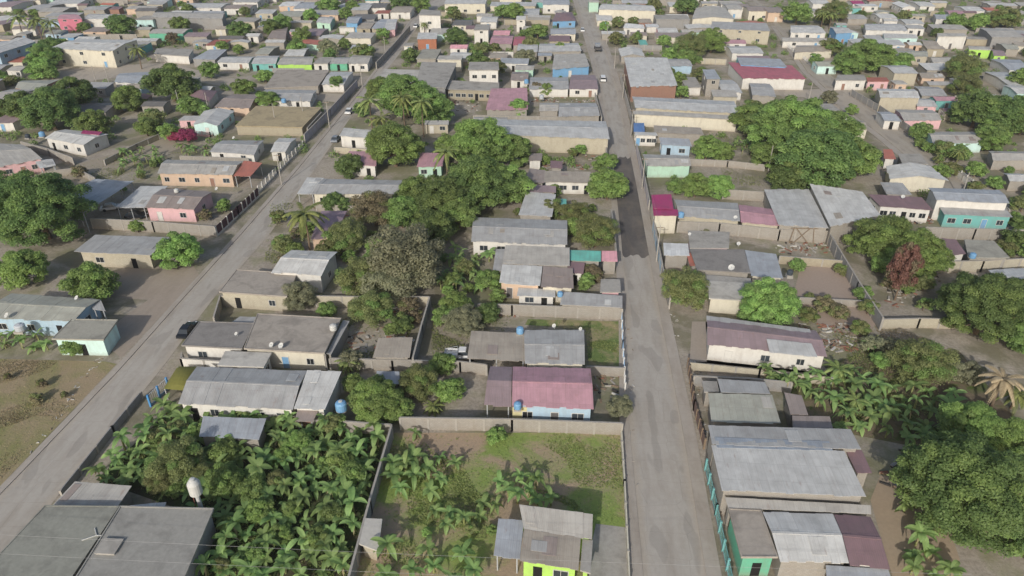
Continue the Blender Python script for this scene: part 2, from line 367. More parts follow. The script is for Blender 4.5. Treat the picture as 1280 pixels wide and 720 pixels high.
# cross streets
def px_sheet(name, pts, z, mat): return sheet(name, [W(x, y) for x, y in pts], z, mat)
_r = random.Random(3); _p = []
for a_, c_ in (((766, 197), (793, 197)), ((793, 197), (805, 255)), ((805, 255), (819, 321)), ((819, 321), (778, 320)), ((778, 320), (772, 260)), ((772, 260), (766, 197))):
    for i_ in range(12):
        t_ = i_ / 12; j_ = 2.2 if abs(a_[1] - c_[1]) < 3 else .8; _p.append((a_[0] + (c_[0] - a_[0]) * t_ + _r.uniform(-.8, .8), a_[1] + (c_[1] - a_[1]) * t_ + _r.uniform(-j_, j_)))
px_sheet('asphalt_patch', _p, .04, ASPHALT)
px_sheet('cross_street', [(50, 104), (70, 88), (205, 78), (300, 100), (380, 115), (430, 118), (420, 128), (280, 108), (185, 92), (120, 100), (80, 112)], .02, OLDROAD)
px_sheet('cross_street_right', [(958, 112), (1012, 112), (1044, 110), (1060, 120), (1095, 145), (1040, 135), (1005, 122), (958, 118)], .045, OLDROAD)
px_sheet('dirt_yard', [(45, 228), (60, 215), (150, 190), (200, 172), (240, 180), (170, 205), (120, 222), (95, 232), (80, 240)], .02, plain('pale dirt', '948a79', .95))
px_sheet('dirt_forecourt', [(118, 346), (160, 336), (240, 330), (250, 345), (168, 430), (152, 447), (128, 430), (150, 400), (185, 375), (140, 372)], .02, roadmat('packed dirt', '978b7d', .0))
px_sheet('dry_field', [(-60, 447), (132, 452), (146, 455), (60, 545), (0, 608), (-80, 690)], .02, grassmat('dry field ground', ('8c7b62', '9b8b70'), ('70704a', '868352'), .44, .58, .12))
px_sheet('grass_lot', [(490, 541), (778, 541), (786, 660), (788, 730), (440, 730)], .02, grassmat('lot ground', ('93806b', 'a8947c'), ('647c3c', '8b9852'), .47, .56, .1))
px_sheet('lawn', [(660, 399), (777, 402), (779, 458), (736, 456), (732, 412), (656, 406)], .03, grassmat('lawn ground', ('8a8060', '9a8e6c'), ('566b3a', '6f7c46'), .44, .56, .3))
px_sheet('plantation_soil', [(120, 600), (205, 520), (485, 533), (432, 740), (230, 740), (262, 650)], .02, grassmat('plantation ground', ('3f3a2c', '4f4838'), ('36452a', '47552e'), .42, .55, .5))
px_sheet('grove_soil', [(980, 480), (1050, 450), (1110, 430), (1200, 440), (1300, 560), (1300, 720), (1150, 560), (1000, 530)], .02, grassmat('grove ground', ('695d4c', '7a6d5a'), ('48592c', '5c6833'), .48, .6, .4))
px_sheet('swept_yard', [(865, 402), (882, 402), (884, 470), (1040, 470), (1030, 458), (862, 452)], .025, plain('swept dirt', '9a8f82', .95))
px_sheet('dirt_lot', [(988, 385), (1000, 335), (1040, 330), (1075, 365), (1098, 400), (1080, 425), (1030, 410)], .025, plain('bare dirt', '9a8a7c', .95))
px_sheet('workshop_yard', [(1088, 625), (1100, 595), (1165, 600), (1200, 700), (1180, 730), (1118, 730)], .025, plain('yard dirt', '9c8b75', .95))
px_sheet('concrete_yard', [(737, 690), (745, 655), (787, 660), (790, 740), (735, 740)], .035, slab('slab'))

# ------------------------------------------------------------ buildings
FOOT = []                                   # footprints, for the planting and the infill
def window(par, a, b, out, s, z0, z1, wd, kind='window', rnd=None, org=Vector((0, 0, 0))):
    """a,b: wall ends (xy), s: centre distance along; out: unit outward normal"""
    d = (b - a).normalized(); c = a + d * s; m = MB()
    def q(u0, u1, za, zb, o0, o1, mi):
        p = [c + d * u0 + out * o0, c + d * u1 + out * o0, c + d * u1 + out * o1, c + d * u0 + out * o1]
        m.prism([(v.x - org.x, v.y - org.y) for v in p], za, zb, mi)
    h = wd / 2
    if kind == 'door':
        q(-h, h, z0, z1, .003, .05, 1)
        q(-h - .07, -h, z0, z1 + .07, .003, .09, 0); q(h, h + .07, z0, z1 + .07, .003, .09, 0); q(-h, h, z1, z1 + .07, .003, .09, 0)
        return m.build('door', [FRAME, rnd or DOORM], par)
    if kind == 'opening':
        q(-h, h, z0, z1, .003, .03, 0); return m.build('doorway', [DARK], par)
    q(-h, h, z0, z1, .003, .03, 1)
    t = .07
    for u0, u1, za, zb in ((-h - t, -h, z0 - t, z1 + t), (h, h + t, z0 - t, z1 + t), (-h, h, z1, z1 + t), (-h, h, z0 - t, z0), (-t / 3, t / 3, z0, z1)): q(u0, u1, za, zb, .003, .07, 0)
    return m.build('window', [FRAME, glass()], par)
def H(label, quad, h=3.0, typ='gx', roof='zinc', wl='block', cat='house', rise=.55, oh=.35, openw=False, into=None, win=None, lm=None, group=None, name=None, left=None, lip=.0, name_roof='roof', z0=0.0, px=None, base=None, walls=True):
    FL, FR, NR, NL = quad
    hf = h + (rise if typ == 'sn' else 0); hn = h + (rise if typ == 'sf' else 0)
    if base is None:
        q = [W(*FL, hf), W(*FR, hf), W(*NR, hn), W(*NL, hn)]
    else: q = [Vector((p[0], p[1], h)) for p in base]
    c = sum(q, Vector()) / 4; cx, cy = P((c.x, c.y, h))
    wx = ((q[1] - q[0]).xy.length + (q[2] - q[3]).xy.length) / 2; wy = ((q[3] - q[0]).xy.length + (q[2] - q[1]).xy.length) / 2
    if into is None:
        root = empty(name or cat.replace(' ', '_').replace('-', '_'), (c.x, c.y, 0))
        if label is None:
            rw = {'zinc': 'grey tin', 'greyzinc': 'dull grey tin', 'pale': 'pale tin', 'old': 'weathered tin', 'brown': 'brown sheet', 'mauve': 'mauve sheet', 'maroon': 'maroon sheet', 'rose': 'rose sheet', 'red': 'red sheet', 'magenta': 'magenta',
                  'bluegrey': 'blue-grey tin', 'rust': 'rusty tin', 'terra': 'terracotta', 'teal': 'turquoise', 'pink': 'pink', 'dark': 'dark tin', 'purple': 'purple sheet', 'tan': 'tan sheet', 'blue': 'blue sheet', 'white': 'white sheet', 'greenish': 'greenish tin',
                  'slab': 'grey slab', 'darkslab': 'dark slab', 'warmslab': 'brownish slab', 'paleslab': 'pale slab', 'greenslab': 'greenish slab', 'tanflat': 'tan slab', 'deepslab': 'grey slab', 'deepgreen': 'grey slab'}[roof]
            bs = f'{rw} roofed {cat}' + (f' with {WALL[wl][1]} walls' if not openw else ' open at the sides')
            label = ulabel(bs, cx, cy)
        tag(root, label, cat, group)
    else: root = into
    org = root.location
    def pt(s, t):
        a = q[0].lerp(q[1], s); b = q[3].lerp(q[2], s); return a.lerp(b, t)
    def zr(s, t):
        if typ == 'gx': return h + rise * (1 - abs(2 * t - 1))
        if typ == 'gy': return h + rise * (1 - abs(2 * s - 1))
        if typ == 'sn': return h + rise * (1 - t)
        if typ == 'sf': return h + rise * t
        if typ == 'hip': return h + rise * min(1, 2.2 * min(s * max(1, wx / wy), (1 - s) * max(1, wx / wy), t, 1 - t))
        return h
    # roof
    m = MB(); rr = random.Random(int(abs(c.x * 7 + c.y * 13)))
    if roof in SLAB:
        th = .18; pts = [pt(0, 0), pt(1, 0), pt(1, 1), pt(0, 1)]
        m.prism([(p.x - org.x, p.y - org.y) for p in pts][::-1], [zr(0, 1), zr(1, 1), zr(1, 0), zr(0, 0)], [z + th for z in (zr(0, 1), zr(1, 1), zr(1, 0), zr(0, 0))])
        if lip:
            es, et = .14 / wx, .14 / wy
            for (s0, s1, t0, t1) in ((0, 1, 0, et), (0, 1, 1 - et, 1), (0, es, et, 1 - et), (1 - es, 1, et, 1 - et)):
                pp = [pt(s0, t1), pt(s1, t1), pt(s1, t0), pt(s0, t0)]
                m.prism([(p.x - org.x, p.y - org.y) for p in pp], h + th - .01, h + th + lip)
        ro = m.build(name_roof, slab(roof), root)
    else:
        along_s = typ != 'gy'             # sheets side by side along s
        L = wx if along_s else wy; n = max(1, int(L / .86)); n = min(n, 40)
        if typ == 'hip': cuts_u = [i / n for i in range(n + 1)]
        for i in range(n):
            u0, u1 = i / n, (i + 1) / n
            dz = rr.uniform(0, .045); e0 = rr.uniform(-.012, .012) * (1 if wy > 3 else 0); e1 = rr.uniform(-.02, .02)
            ts = [0 + e0, .5, 1 + e1] if typ in ('gx', 'gy', 'hip') else [0 + e0, 1 + e1]
            if typ == 'hip': ts = [0, .25, .5, .75, 1]
            for ta, tb in zip(ts, ts[1:]):
                ps = [(u0, ta), (u1, ta), (u1, tb), (u0, tb)]
                if not along_s: ps = [(b_, a_) for a_, b_ in ps]
                Lv = wy if along_s else wx
                top = []
                for (s, t) in ps:
                    v = pt(s, t); top.append(Vector((v.x - org.x, v.y - org.y, zr(min(1, max(0, s)), min(1, max(0, t))) + dz)))
                uvs = [(u0 * L, ta * Lv), (u1 * L, ta * Lv), (u1 * L, tb * Lv), (u0 * L, tb * Lv)]
                # make normal point up
                nrm = (top[1] - top[0]).cross(top[3] - top[0])
                if nrm.z < 0: top = top[::-1]; uvs = uvs[::-1]
                m.face([v + Vector((0, 0, .06)) for v in top], uvs)
                m.face([v for v in top[::-1]], uvs[::-1])
                for k in range(4):
                    l = (k + 1) % 4; m.face([top[k], top[l], top[l] + Vector((0, 0, .06)), top[k] + Vector((0, 0, .06))], [(0, 0), (.3, 0), (.3, .06), (0, .06)])
        if typ in ('gx',) and rise > .3 and not openw:
            a = pt(0, .5); b = pt(1, .5); z = h + rise + .075
            m.bar((a.x - org.x, a.y - org.y, z), (b.x - org.x, b.y - org.y, z), .32, .05)
        ro = m.build(name_roof, tin(roof), root)
        if base is None and wx * wy > 22 and typ in ('gx', 'sn', 'sf', 'flat') and roof in ('old', 'brown', 'greyzinc', 'pale', 'tan', 'greenish') and scale_at((c.x, c.y, h)) > 3.4:
            for _ in range(rr.randint(1, 2 + int(wx * wy / 60))):
                pw, pd = rr.uniform(.8, 1.8) / wx, rr.uniform(1.2, 2.4) / wy; s0 = rr.uniform(.02, .97 - pw); t0 = rr.uniform(.02, .97 - pd)
                if typ == 'gx' and t0 < .54 and t0 + pd > .46: t0 = .56 if t0 + pd > .5 and .56 + pd < .98 else .03
                if typ == 'gx' and t0 < .5 < t0 + pd: continue
                sk_ = rr.uniform(-.01, .01); q4 = [(s0, t0), (s0 + pw, t0 + sk_), (s0 + pw, t0 + pd + sk_), (s0, t0 + pd)]; zz = rr.uniform(.12, .16); top = []
                for (a1, b1) in q4: v = pt(a1, b1); top.append(Vector((v.x - org.x, v.y - org.y, zr(a1, b1) + zz)))
                uvs = [(a1 * wx, b1 * wy) for a1, b1 in q4]
                if (top[1] - top[0]).cross(top[3] - top[0]).z < 0: top = top[::-1]; uvs = uvs[::-1]
                pm = MB(); pm.face(top, uvs); dn_ = [v - Vector((0, 0, .03)) for v in top]; pm.face(dn_[::-1], uvs[::-1])
                for k in range(4): l = (k + 1) % 4; pm.face([dn_[k], dn_[l], top[l], top[k]])
                pm.build('patch_sheet', tin(rr.choice(['pale', 'old', 'brown', 'greyzinc', 'zinc', 'tan', roof, roof, roof])), root)
    # walls
    def inset(s, t):
        return pt(s, t)
    oi, oj = min(.3, oh / max(wx, .1)), min(.3, oh / max(wy, .1))
    C = {(0, 0): (oi, oj), (1, 0): (1 - oi, oj), (1, 1): (1 - oi, 1 - oj), (0, 1): (oi, 1 - oj)}
    m = MB()
    if openw:
        nx = max(1, round(wx / 3.5)); k = 0
        for t in (C[(0, 0)][1], C[(0, 1)][1]):
            for i in range(nx + 1):
                s = C[(0, 0)][0] + (1 - 2 * oi) * i / nx; v = pt(s, t)
                pm = MB(); pm.box(v.x - org.x - .07, v.x - org.x + .07, v.y - org.y - .07, v.y - org.y + .07, z0, zr(s, t) - .002)
                pm.build('post', METALP, root)
        for t in (C[(0, 0)][1], C[(0, 1)][1]):
            a = pt(oi, t); b = pt(1 - oi, t); za, zb = zr(oi, t) - .07, zr(1 - oi, t) - .07
            bm_ = MB(); bm_.bar((a.x - org.x, a.y - org.y, za), (b.x - org.x, b.y - org.y, zb), .08, .12); bm_.build('beam', METALP, root)
    elif walls:
        ring = [(oi, oj), (.5, oj), (1 - oi, oj), (1 - oi, .5), (1 - oi, 1 - oj), (.5, 1 - oj), (oi, 1 - oj), (oi, .5)]
        bs = [pt(s, t) for s, t in ring]
        m.prism([(v.x - org.x, v.y - org.y) for v in bs][::-1], z0 - .05, [zr(s, t) + .01 for s, t in ring][::-1], top=False)
        m.build('wall', wall(wl), root)
        # openings on the faces that look at the camera
        a = pt(oi, 1 - oj).xy.to_3d(); b = pt(1 - oi, 1 - oj).xy.to_3d(); out = (b - a).cross(Vector((0, 0, 1))).normalized()
        L = (b - a).length
        if win is None: win = max(0, int(L / 3.4))
        dn = rr.randint(0, max(0, win - 1)); zf = 0
        storeys = [z0] if h - z0 < 5 else [z0, z0 + 3.1]
        for zs in storeys:
            for i in range(win):
                s = L * (i + .5) / win + rr.uniform(-.3, .3)
                if i == dn and zs == z0: window(root, a, b, out, s, z0 + .02, min(h - .35, z0 + 2.05), .95, rr.choice(['door', 'opening']), rr.choice([DOORM, wall('blue'), wall('brick'), wall('white')]) , org)
                else: window(root, a, b, out, s, zs + 1.0, min(h - .35, zs + 2.0), rr.uniform(1.0, 1.5), 'window', None, org)
        sgn = 1 if c.x < 0 else 0
        a, b = ((pt(1 - oi, 1 - oj), pt(1 - oi, oj)) if sgn else (pt(oi, oj), pt(oi, 1 - oj)))
        a = a.xy.to_3d(); b = b.xy.to_3d(); out = (b - a).cross(Vector((0, 0, 1))).normalized(); L = (b - a).length
        if abs(c.x) > 15 and win and rr.random() < .6:
            k = max(1, int(L / 5.5))
            for i in range(k):
                for zs in storeys: window(root, a, b, out, L * (i + .5) / k, zs + 1.0, min(h - .35, zs + 2.0), 1.2, 'window', None, org)
    FOOT.append((c.x, c.y, wx / 2, wy / 2))
    root['_h'] = h
    return root
def A(x1, x2, yf, yn):
    """street-aligned quad from its near edge and the height of its far edge in the frame"""
    k = (yf - yn) / (VY - yn)
    return ((x1 + (VX - x1) * k, yf), (x2 + (VX - x2) * k, yf), (x2, yn), (x1, yn))
TIN['blueband'] = '8f979f'
# ------------------------------------------------------------ near and middle buildings
# big flat roof, bottom left
r = H('large flat concrete roof with two levels and stains at the bottom left corner', ((57, 633), (150, 634), (66, 760), (-60, 758)), 3.1, 'flat', 'deepgreen', 'grey', lip=.06, win=0)
H(None, ((151, 634), (268, 637), (212, 770), (72, 760)), 3.35, 'flat', 'deepslab', 'grey', into=r, lip=.1, win=0)
m = MB(); p = W(130, 672, 3.3)
for dx, dy, L, ang in ((0, 0, 2.6, 0), (0, 0, 1.3, 1.9), (0, 0, 1.7, 2.9)):
    pass
H('low shed of old grey sheets by the left road, just beyond the big flat roof', ((94, 602), (165, 608), (148, 633), (66, 632)), 2.4, 'sn', 'old', 'block', 'shed', rise=.2, win=0)
H('narrow pale sheet roof between the old grey shed and the white water tower', ((163, 632), (208, 628), (206, 634), (160, 636)), 2.6, 'flat', 'pale', 'block', 'shed', win=0)
H('low dark blue-grey shed among the banana plants behind the long grey house', ((254, 521), (333, 524), (324, 550), (249, 546)), 2.4, 'sn', 'bluegrey', 'block', 'shed', rise=.25, win=0)
r = H('long grey roofed house with white front beside the banana plantation', ((246, 459), (384, 464), (366, 513), (223, 505)), 2.9, 'gx', 'greyzinc', 'white', rise=.7, win=5)
H(None, ((384, 463), (427, 465), (406, 513), (367, 512)), 2.95, 'sn', 'pale', 'white', into=r, rise=.5, win=0)
H('small rusty porch roof below the long grey roofed house', ((372, 513), (398, 514), (391, 528), (368, 527)), 2.3, 'sn', 'brown', 'block', 'porch', rise=.2, openw=True)
H('flat pale roofed annex between the wide slab roof and the long grey house', ((282, 440), (340, 442), (330, 460), (272, 458)), 2.9, 'flat', 'paleslab', 'white', 'annex', win=2)
r = H('wide house with brownish flat roofs and a white tank, beside the black car', ((250, 403), (319, 405), (303, 437), (227, 433)), 3.0, 'flat', 'darkslab', 'white', win=2, lip=.08)
H(None, ((322, 393), (427, 399), (406, 443), (305, 437)), 3.2, 'flat', 'warmslab', 'cream', into=r, win=3, lip=.08)
H(None, ((429, 401), (437, 402), (414, 444), (408, 443)), 2.5, 'flat', 'greyzinc', 'block', into=r, win=0)
H('flat grey roofed house with walled yard right beside the left road', ((296, 338), (372, 343), (359, 372), (274, 366)), 3.0, 'flat', 'warmslab', 'beige', lip=.08, win=2)
H('white house with pale folded tin roof between the road palm and the grey-leaved tree', ((364, 313), (422, 315), (402, 345), (339, 341)), 3.6, 'gx', 'pale', 'white', rise=.7, win=1)
r = H('long grey tin house with cream walls running from the left road to the trees', ((404, 224), (512, 226), (495, 243), (390, 243)), 3.0, 'gx', 'greyzinc', 'cream', rise=.5, win=5)
H(None, ((384, 222), (405, 223), (392, 243), (371, 243)), 2.9, 'flat', 'pale', 'cream', into=r, openw=True)
H('purple sheet roofed house half hidden beside the road palm', ((402, 264), (434, 264), (418, 296), (388, 300)), 2.8, 'sn', 'purple', 'peach', rise=.4, win=0)
H('small white house with pale roof on the right side of the left road', ((430, 160), (465, 163), (458, 173), (424, 170)), 3.0, 'flat', 'pale', 'white', win=1)
H('faded pink roofed house behind the white house on the left road', ((436, 189), (472, 190), (470, 208), (436, 206)), 2.8, 'sn', 'rose', 'white', rise=.4, win=2)
H('pale green fronted house with faded pink roof left of the long low warehouse', ((526, 191), (556, 192), (553, 208), (521, 209)), 2.8, 'sn', 'rose', 'mint', rise=.4, win=2)
# left of the left road
r = H('pink house with reddish-brown roof behind the maroon panelled fence', ((203, 236), (266, 240), (243, 262), (181, 260)), 3.0, 'gx', 'brown', 'pink', rise=.7, win=2)
H(None, ((176, 233), (210, 233), (181, 260), (144, 260)), 2.8, 'flat', 'pale', 'pink', into=r, openw=True)
H('large open barn with blue-grey tin roof left of the pink house', ((118, 224), (167, 227), (103, 268), (82, 243)), 4.0, 'sf', 'bluegrey', 'block', 'barn', rise=.4, openw=True)
r = H('peach house with weathered grey roof and terracotta porch beside the left road', ((208, 200), (304, 202), (291, 219), (197, 217)), 3.0, 'gx', 'old', 'peach', rise=.7, win=5)
H(None, ((305, 201), (328, 204), (313, 221), (292, 220)), 2.8, 'sn', 'terra', 'peach', into=r, rise=.3, openw=True)
H('beige block house with wide grey tin roof below the long garden wall', ((119, 294), (212, 297), (189, 319), (92, 315)), 3.0, 'sf', 'greyzinc', 'beige', rise=.35, win=2, oh=.8)
H('pink house with grey roof at the left edge above the big round tree', ((-40, 178), (27, 181), (53, 199), (-20, 213)), 3.0, 'gx', 'old', 'pink', rise=.7, win=4)
H('small white house front at the left edge beside the pink house', ((42, 200), (66, 199), (70, 207), (50, 211)), 2.6, 'flat', 'pale', 'white', 'porch', openw=True)
r = H('white house turned to the dirt yard with grey roof and magenta sheet', ((82, 162), (136, 168), (104, 182), (56, 173)), 3.0, 'gx', 'pale', 'white', rise=.6, win=3)
H(None, ((104, 163), (128, 165), (124, 169), (101, 167)), 3.6, 'flat', 'magenta', 'white', into=r, win=0)
r = H('pale green-grey roofed house with light blue side at the left edge', ((14, 367), (125, 375), (92, 402), (-24, 398)), 3.1, 'gx', 'greenish', 'skyblue', rise=.5, win=3)
H(None, ((112, 373), (126, 375), (132, 389), (116, 387)), 2.9, 'flat', 'greyzinc', 'skyblue', into=r, openw=True)
H('small shop-like house with light blue side and cream wall by the left road', ((90, 400), (148, 401), (130, 426), (65, 425)), 3.0, 'flat', 'greenslab', 'tealwhite', win=1, lip=.08)
# middle block
H('long grey tin house with white front right of the grey-leaved tree', ((592, 272), (709, 276), (709, 307), (589, 302)), 2.9, 'gx', 'greyzinc', 'white', rise=.6, win=5)
r = H('cluster house with patched brown and white tin roofs right of the banana clump', ((632, 307), (712, 310), (712, 333), (628, 330)), 3.3, 'sn', 'old', 'block', rise=.5, win=0)
H(None, ((628, 331), (678, 333), (675, 358), (624, 354)), 3.0, 'sn', 'pale', 'peach', into=r, rise=.3, win=2)
H(None, ((679, 333), (716, 336), (717, 361), (676, 359)), 3.0, 'sn', 'brown', 'cream', into=r, rise=.25, win=2)
H('small reddish porch roof between the patched cluster house and the turquoise roof', ((706, 327), (731, 329), (729, 343), (706, 340)), 2.6, 'sn', 'maroon', 'white', 'porch', rise=.2, win=1)
H('bright turquoise sheet roof beside the pink one on the central street', ((712, 313), (751, 314), (751, 327), (712, 326)), 2.8, 'sn', 'teal', 'block', 'shed', rise=.2, win=0)
H('small pink sheet roof at the edge of the central street', ((752, 314), (771, 314), (772, 327), (752, 327)), 2.8, 'sn', 'pink', 'block', 'shed', rise=.2, win=0)
H('grey slab roofed hut on the central street below the pink roof', ((751, 350), (775, 350), (776, 366), (750, 366)), 2.6, 'flat', 'slab', 'pink', 'hut', win=0)
H('low grey roof along the wall left of the central street, above the green lawn', ((703, 365), (778, 370), (778, 385), (700, 381)), 2.6, 'sn', 'greyzinc', 'block', 'shed', rise=.2, win=0)
H('white walled back room with washing below the patched cluster house', ((648, 360), (694, 362), (694, 372), (646, 370)), 2.3, 'flat', 'pale', 'white', 'annex', win=2)
r = H('house with striped beige carport roof and rust-stained grey roof above the mauve house', ((655, 413), (730, 413), (731, 456), (656, 454)), 2.9, 'gx', 'greyzinc', 'cream', rise=.35, win=5)
H(None, ((589, 414), (656, 417), (657, 452), (584, 449)), 2.7, 'sn', 'tan', 'cream', into=r, rise=.2, openw=True)
r = H('mauve roofed house with yellow and pale blue front left of the central street', ((641, 459), (738, 461), (742, 512), (640, 508)), 3.1, 'gx', 'rose', 'skyblue', rise=.8, win=3)
H(None, ((613, 458), (640, 459), (639, 508), (605, 507)), 3.0, 'gx', 'mauve', 'yellow', into=r, rise=.8, openw=True)
H(None, ((640.5, 500), (676, 501), (676, 509.5), (640.5, 509)), 2.75, 'flat', 'rose', 'yellow', into=r, win=1, oh=.02)
r = H('lime green house with patched grey tin roofs at the bottom of the central street', ((649, 631), (741, 643), (740, 675), (655, 662)), 3.0, 'sn', 'old', 'lime', rise=.5, win=0)
H(None, ((655, 662), (726, 672), (723, 713), (650, 702)), 2.9, 'sn', 'tan', 'lime', into=r, rise=.1, win=2)
H(None, ((623, 649), (655, 651), (650, 700), (617, 695)), 2.6, 'sn', 'bluegrey', 'lime', into=r, rise=.2, openw=True)
H(None, ((728, 675), (741, 677), (738, 718), (725, 714)), 2.5, 'flat', 'slab', 'lime', into=r, win=0)
H('small ruined concrete hut against the plantation wall', ((457, 649), (478, 650), (473, 690), (449, 681)), 2.1, 'flat', 'paleslab', 'beige', 'hut', win=0)
H('small tan sheet roofed shed against the yard wall below the round olive tree', ((473, 423), (516, 422), (512, 448), (466, 447)), 2.4, 'sn', 'tan', 'block', 'shed', rise=.25, win=0)
H('tiny blue-grey shed roof between the bushes above the plantation', ((471, 464), (499, 465), (500, 481), (469, 480)), 2.3, 'sn', 'bluegrey', 'block', 'shed', rise=.2, win=0)
H('small grey shed roof beside the banana clump right of the grey-leaved tree', ((620, 312), (633, 312), (630, 340), (616, 338)), 2.6, 'sn', 'greyzinc', 'block', 'shed', rise=.2, win=0)
H('long low warehouse with grey tin roof and beige wall left of the central street', ((592, 149), (757, 152), (762, 174), (598, 168)), 4.2, 'gx', 'zinc', 'beige', 'warehouse', rise=.5, win=0)
H('white fronted low house with beige tin roof below the long low warehouse', ((681, 214), (738, 215), (742, 229), (680, 228)), 2.8, 'sn', 'tan', 'white', rise=.3, win=4)
H('brown roofed low house beside the white fronted one below the warehouse', ((662, 211), (682, 213), (680, 229), (655, 229)), 2.8, 'sn', 'brown', 'block', rise=.3, win=1)
H('square grey tin roof left of the bushy trees on the central street', ((658, 240), (695, 243), (690, 271), (648, 269)), 2.8, 'sn', 'zinc', 'block', rise=.3, win=0)
H('strip roof in dull maroon between two grey tin roofs below the warehouse', ((660, 231), (695, 233), (695, 241), (658, 240)), 2.9, 'sn', 'mauve', 'block', 'shed', rise=.15, win=0)
H('tiny turquoise roofed room beside the square grey tin roof', ((695, 249), (708, 249), (708, 256), (694, 256)), 2.4, 'flat', 'teal', 'block', 'shed', win=0)
H('small maroon roof in the rubble yard below the warehouse', ((688, 201), (703, 202), (703, 211), (688, 210)), 2.4, 'sn', 'maroon', 'block', 'shed', rise=.2, win=0)
H('small terracotta topped room in the rubble yard below the warehouse', ((663, 192), (678, 192), (677, 201), (660, 201)), 2.4, 'flat', 'brown', 'white', 'shed', win=1)
H('red sheet roofed shed standing in front of the white two-storey house', ((614, 111), (659, 110), (660, 137), (607, 138)), 2.8, 'sn', 'rose', 'block', 'shed', rise=1.2, win=0)
H('white two-storey house with flat grey roof behind the red shed', ((587, 78), (623, 78), (624, 88), (585, 88)), 6.6, 'flat', 'slab', 'white', win=3)
H('long low slab roofed building below the white two-storey house', ((563, 101), (624, 104), (624, 114), (558, 112)), 3.2, 'flat', 'slab', 'tanw', 'building', win=8)
r = H('large grey slab roofed building on the corner above the palms', ((527, 78), (571, 79), (557, 111), (519, 107)), 4.2, 'flat', 'slab', 'grey', 'building', win=0)
H(None, ((481, 87), (526, 88), (519, 106), (469, 102)), 3.9, 'flat', 'paleslab', 'grey', into=r, win=0)
# right block
r = H('large grey workshop roof with blue-grey band at the bottom of the central street', ((885, 532), (1063, 537), (1076, 562), (890, 556)), 4.3, 'sf', 'greyzinc', 'block', 'workshop', rise=.25, win=0)
H(None, ((889, 557), (1055, 564), (1083, 622), (902, 613)), 4.2, 'sn', 'zinc', 'block', into=r, rise=.25, win=0)
H(None, ((1056, 562), (1077, 563), (1090, 592), (1071, 592)), 3.7, 'flat', 'maroon', 'block', into=r, win=0)
H(None, ((893, 547), (1036, 552), (1041, 564), (896, 560)), 4.5, 'flat', 'blueband', 'block', into=r, walls=False)
H('narrow terrace roof strip below the large workshop roof', ((906, 622), (1088, 632), (1089, 643), (910, 635)), 3.3, 'sn', 'old', 'block', 'shed', rise=.15, win=0)
r = H('green edged house with brown-grey slab roof behind the turquoise fence', ((910, 637), (951, 639), (972, 698), (926, 698)), 3.2, 'flat', 'warmslab', 'green', win=1, lip=.08)
r = H('wide house with pale stained roof and maroon end roof at the bottom right', ((953, 640), (1041, 643), (1061, 705), (975, 702)), 3.3, 'gx', 'pale', 'block', rise=.5, win=0)
H(None, ((1042, 643), (1088, 647), (1112, 711), (1062, 706)), 3.3, 'gx', 'maroon', 'white', into=r, rise=.5, win=0)
H('short white-grey roof at the bottom edge below the maroon end roof', ((1032, 707), (1110, 712), (1114, 724), (1033, 722)), 2.8, 'sn', 'bluegrey', 'white', 'shed', rise=.1, win=0)
r = H('small grey house with stepped tin roofs above the large workshop roof', ((885, 492), (965, 494), (976, 530), (889, 528)), 3.0, 'sn', 'greenish', 'block', rise=.3, win=0)
H(None, ((897, 474), (956, 478), (963, 493), (901, 491)), 3.0, 'sf', 'greyzinc', 'block', into=r, rise=.25, win=0)
H(None, ((877, 477), (896, 478), (899, 491), (880, 491)), 2.7, 'flat', 'slab', 'block', into=r, win=0)
r = H('L-shaped rusty brown roof among the palms behind the large workshop', ((980, 491), (1002, 495), (1010, 519), (988, 519)), 2.6, 'flat', 'brown', 'block', 'shed', win=0)
H(None, ((990, 520), (1037, 521), (1041, 536), (991, 536)), 2.6, 'flat', 'brown', 'block', into=r, win=0)
r = H('long white house with brownish and grey striped roof and dark windows', ((883, 396), (1020, 414), (1034, 447), (884, 431)), 3.0, 'gx', 'mauve', 'white', rise=.6, win=3)
H(None, ((958, 424), (1014, 430), (1022, 447), (962, 441)), 3.3, 'sn', 'zinc', 'white', into=r, rise=.25, walls=False)
H(None, ((883, 395), (1012, 412), (1014, 418), (883, 402)), 3.2, 'flat', 'greyzinc', 'purple', into=r, walls=False)
H('flat brown-grey roof beside the white slab on the central street', ((862, 312), (930, 313), (938, 342), (871, 338)), 3.0, 'flat', 'darkslab', 'block', win=0)
H('pale tin roofed end house right of the flat brown-grey roof', ((931, 313), (970, 318), (979, 349), (939, 345)), 3.0, 'flat', 'bluegrey', 'cream', win=1)
H('grey slab roofed room with a potted tree beside the flat brown-grey roof', ((860, 289), (912, 291), (911, 311), (862, 311)), 2.9, 'flat', 'slab', 'pink', 'annex', win=0)
H('small white slab roof at the street wall below the magenta roof', ((829, 304), (860, 305), (862, 320), (830, 320)), 2.9, 'flat', 'white', 'block', 'annex', win=0)
H('small terracotta roof piece behind the bushy street tree', ((858, 317), (873, 316), (875, 332), (862, 333)), 2.6, 'sn', 'terra', 'block', 'shed', rise=.2, win=0)
r = H('long low house with grey roof ending in a faded pink part', ((843, 250), (922, 254), (925, 277), (848, 270)), 2.9, 'gx', 'greyzinc', 'beige', rise=.4, win=0)
H(None, ((923, 256), (966, 262), (975, 283), (926, 278)), 2.9, 'gx', 'rose', 'beige', into=r, rise=.4, win=0)
r = H('magenta roofed corner building with cream wall on the central street', ((814, 244), (839, 243), (842, 262), (816, 261)), 4.2, 'sn', 'magenta', 'cream', 'building', rise=.3, win=0)
H(None, ((816, 261), (847, 262), (848, 270), (817, 270)), 4.0, 'flat', 'magenta', 'cream', into=r, win=0)
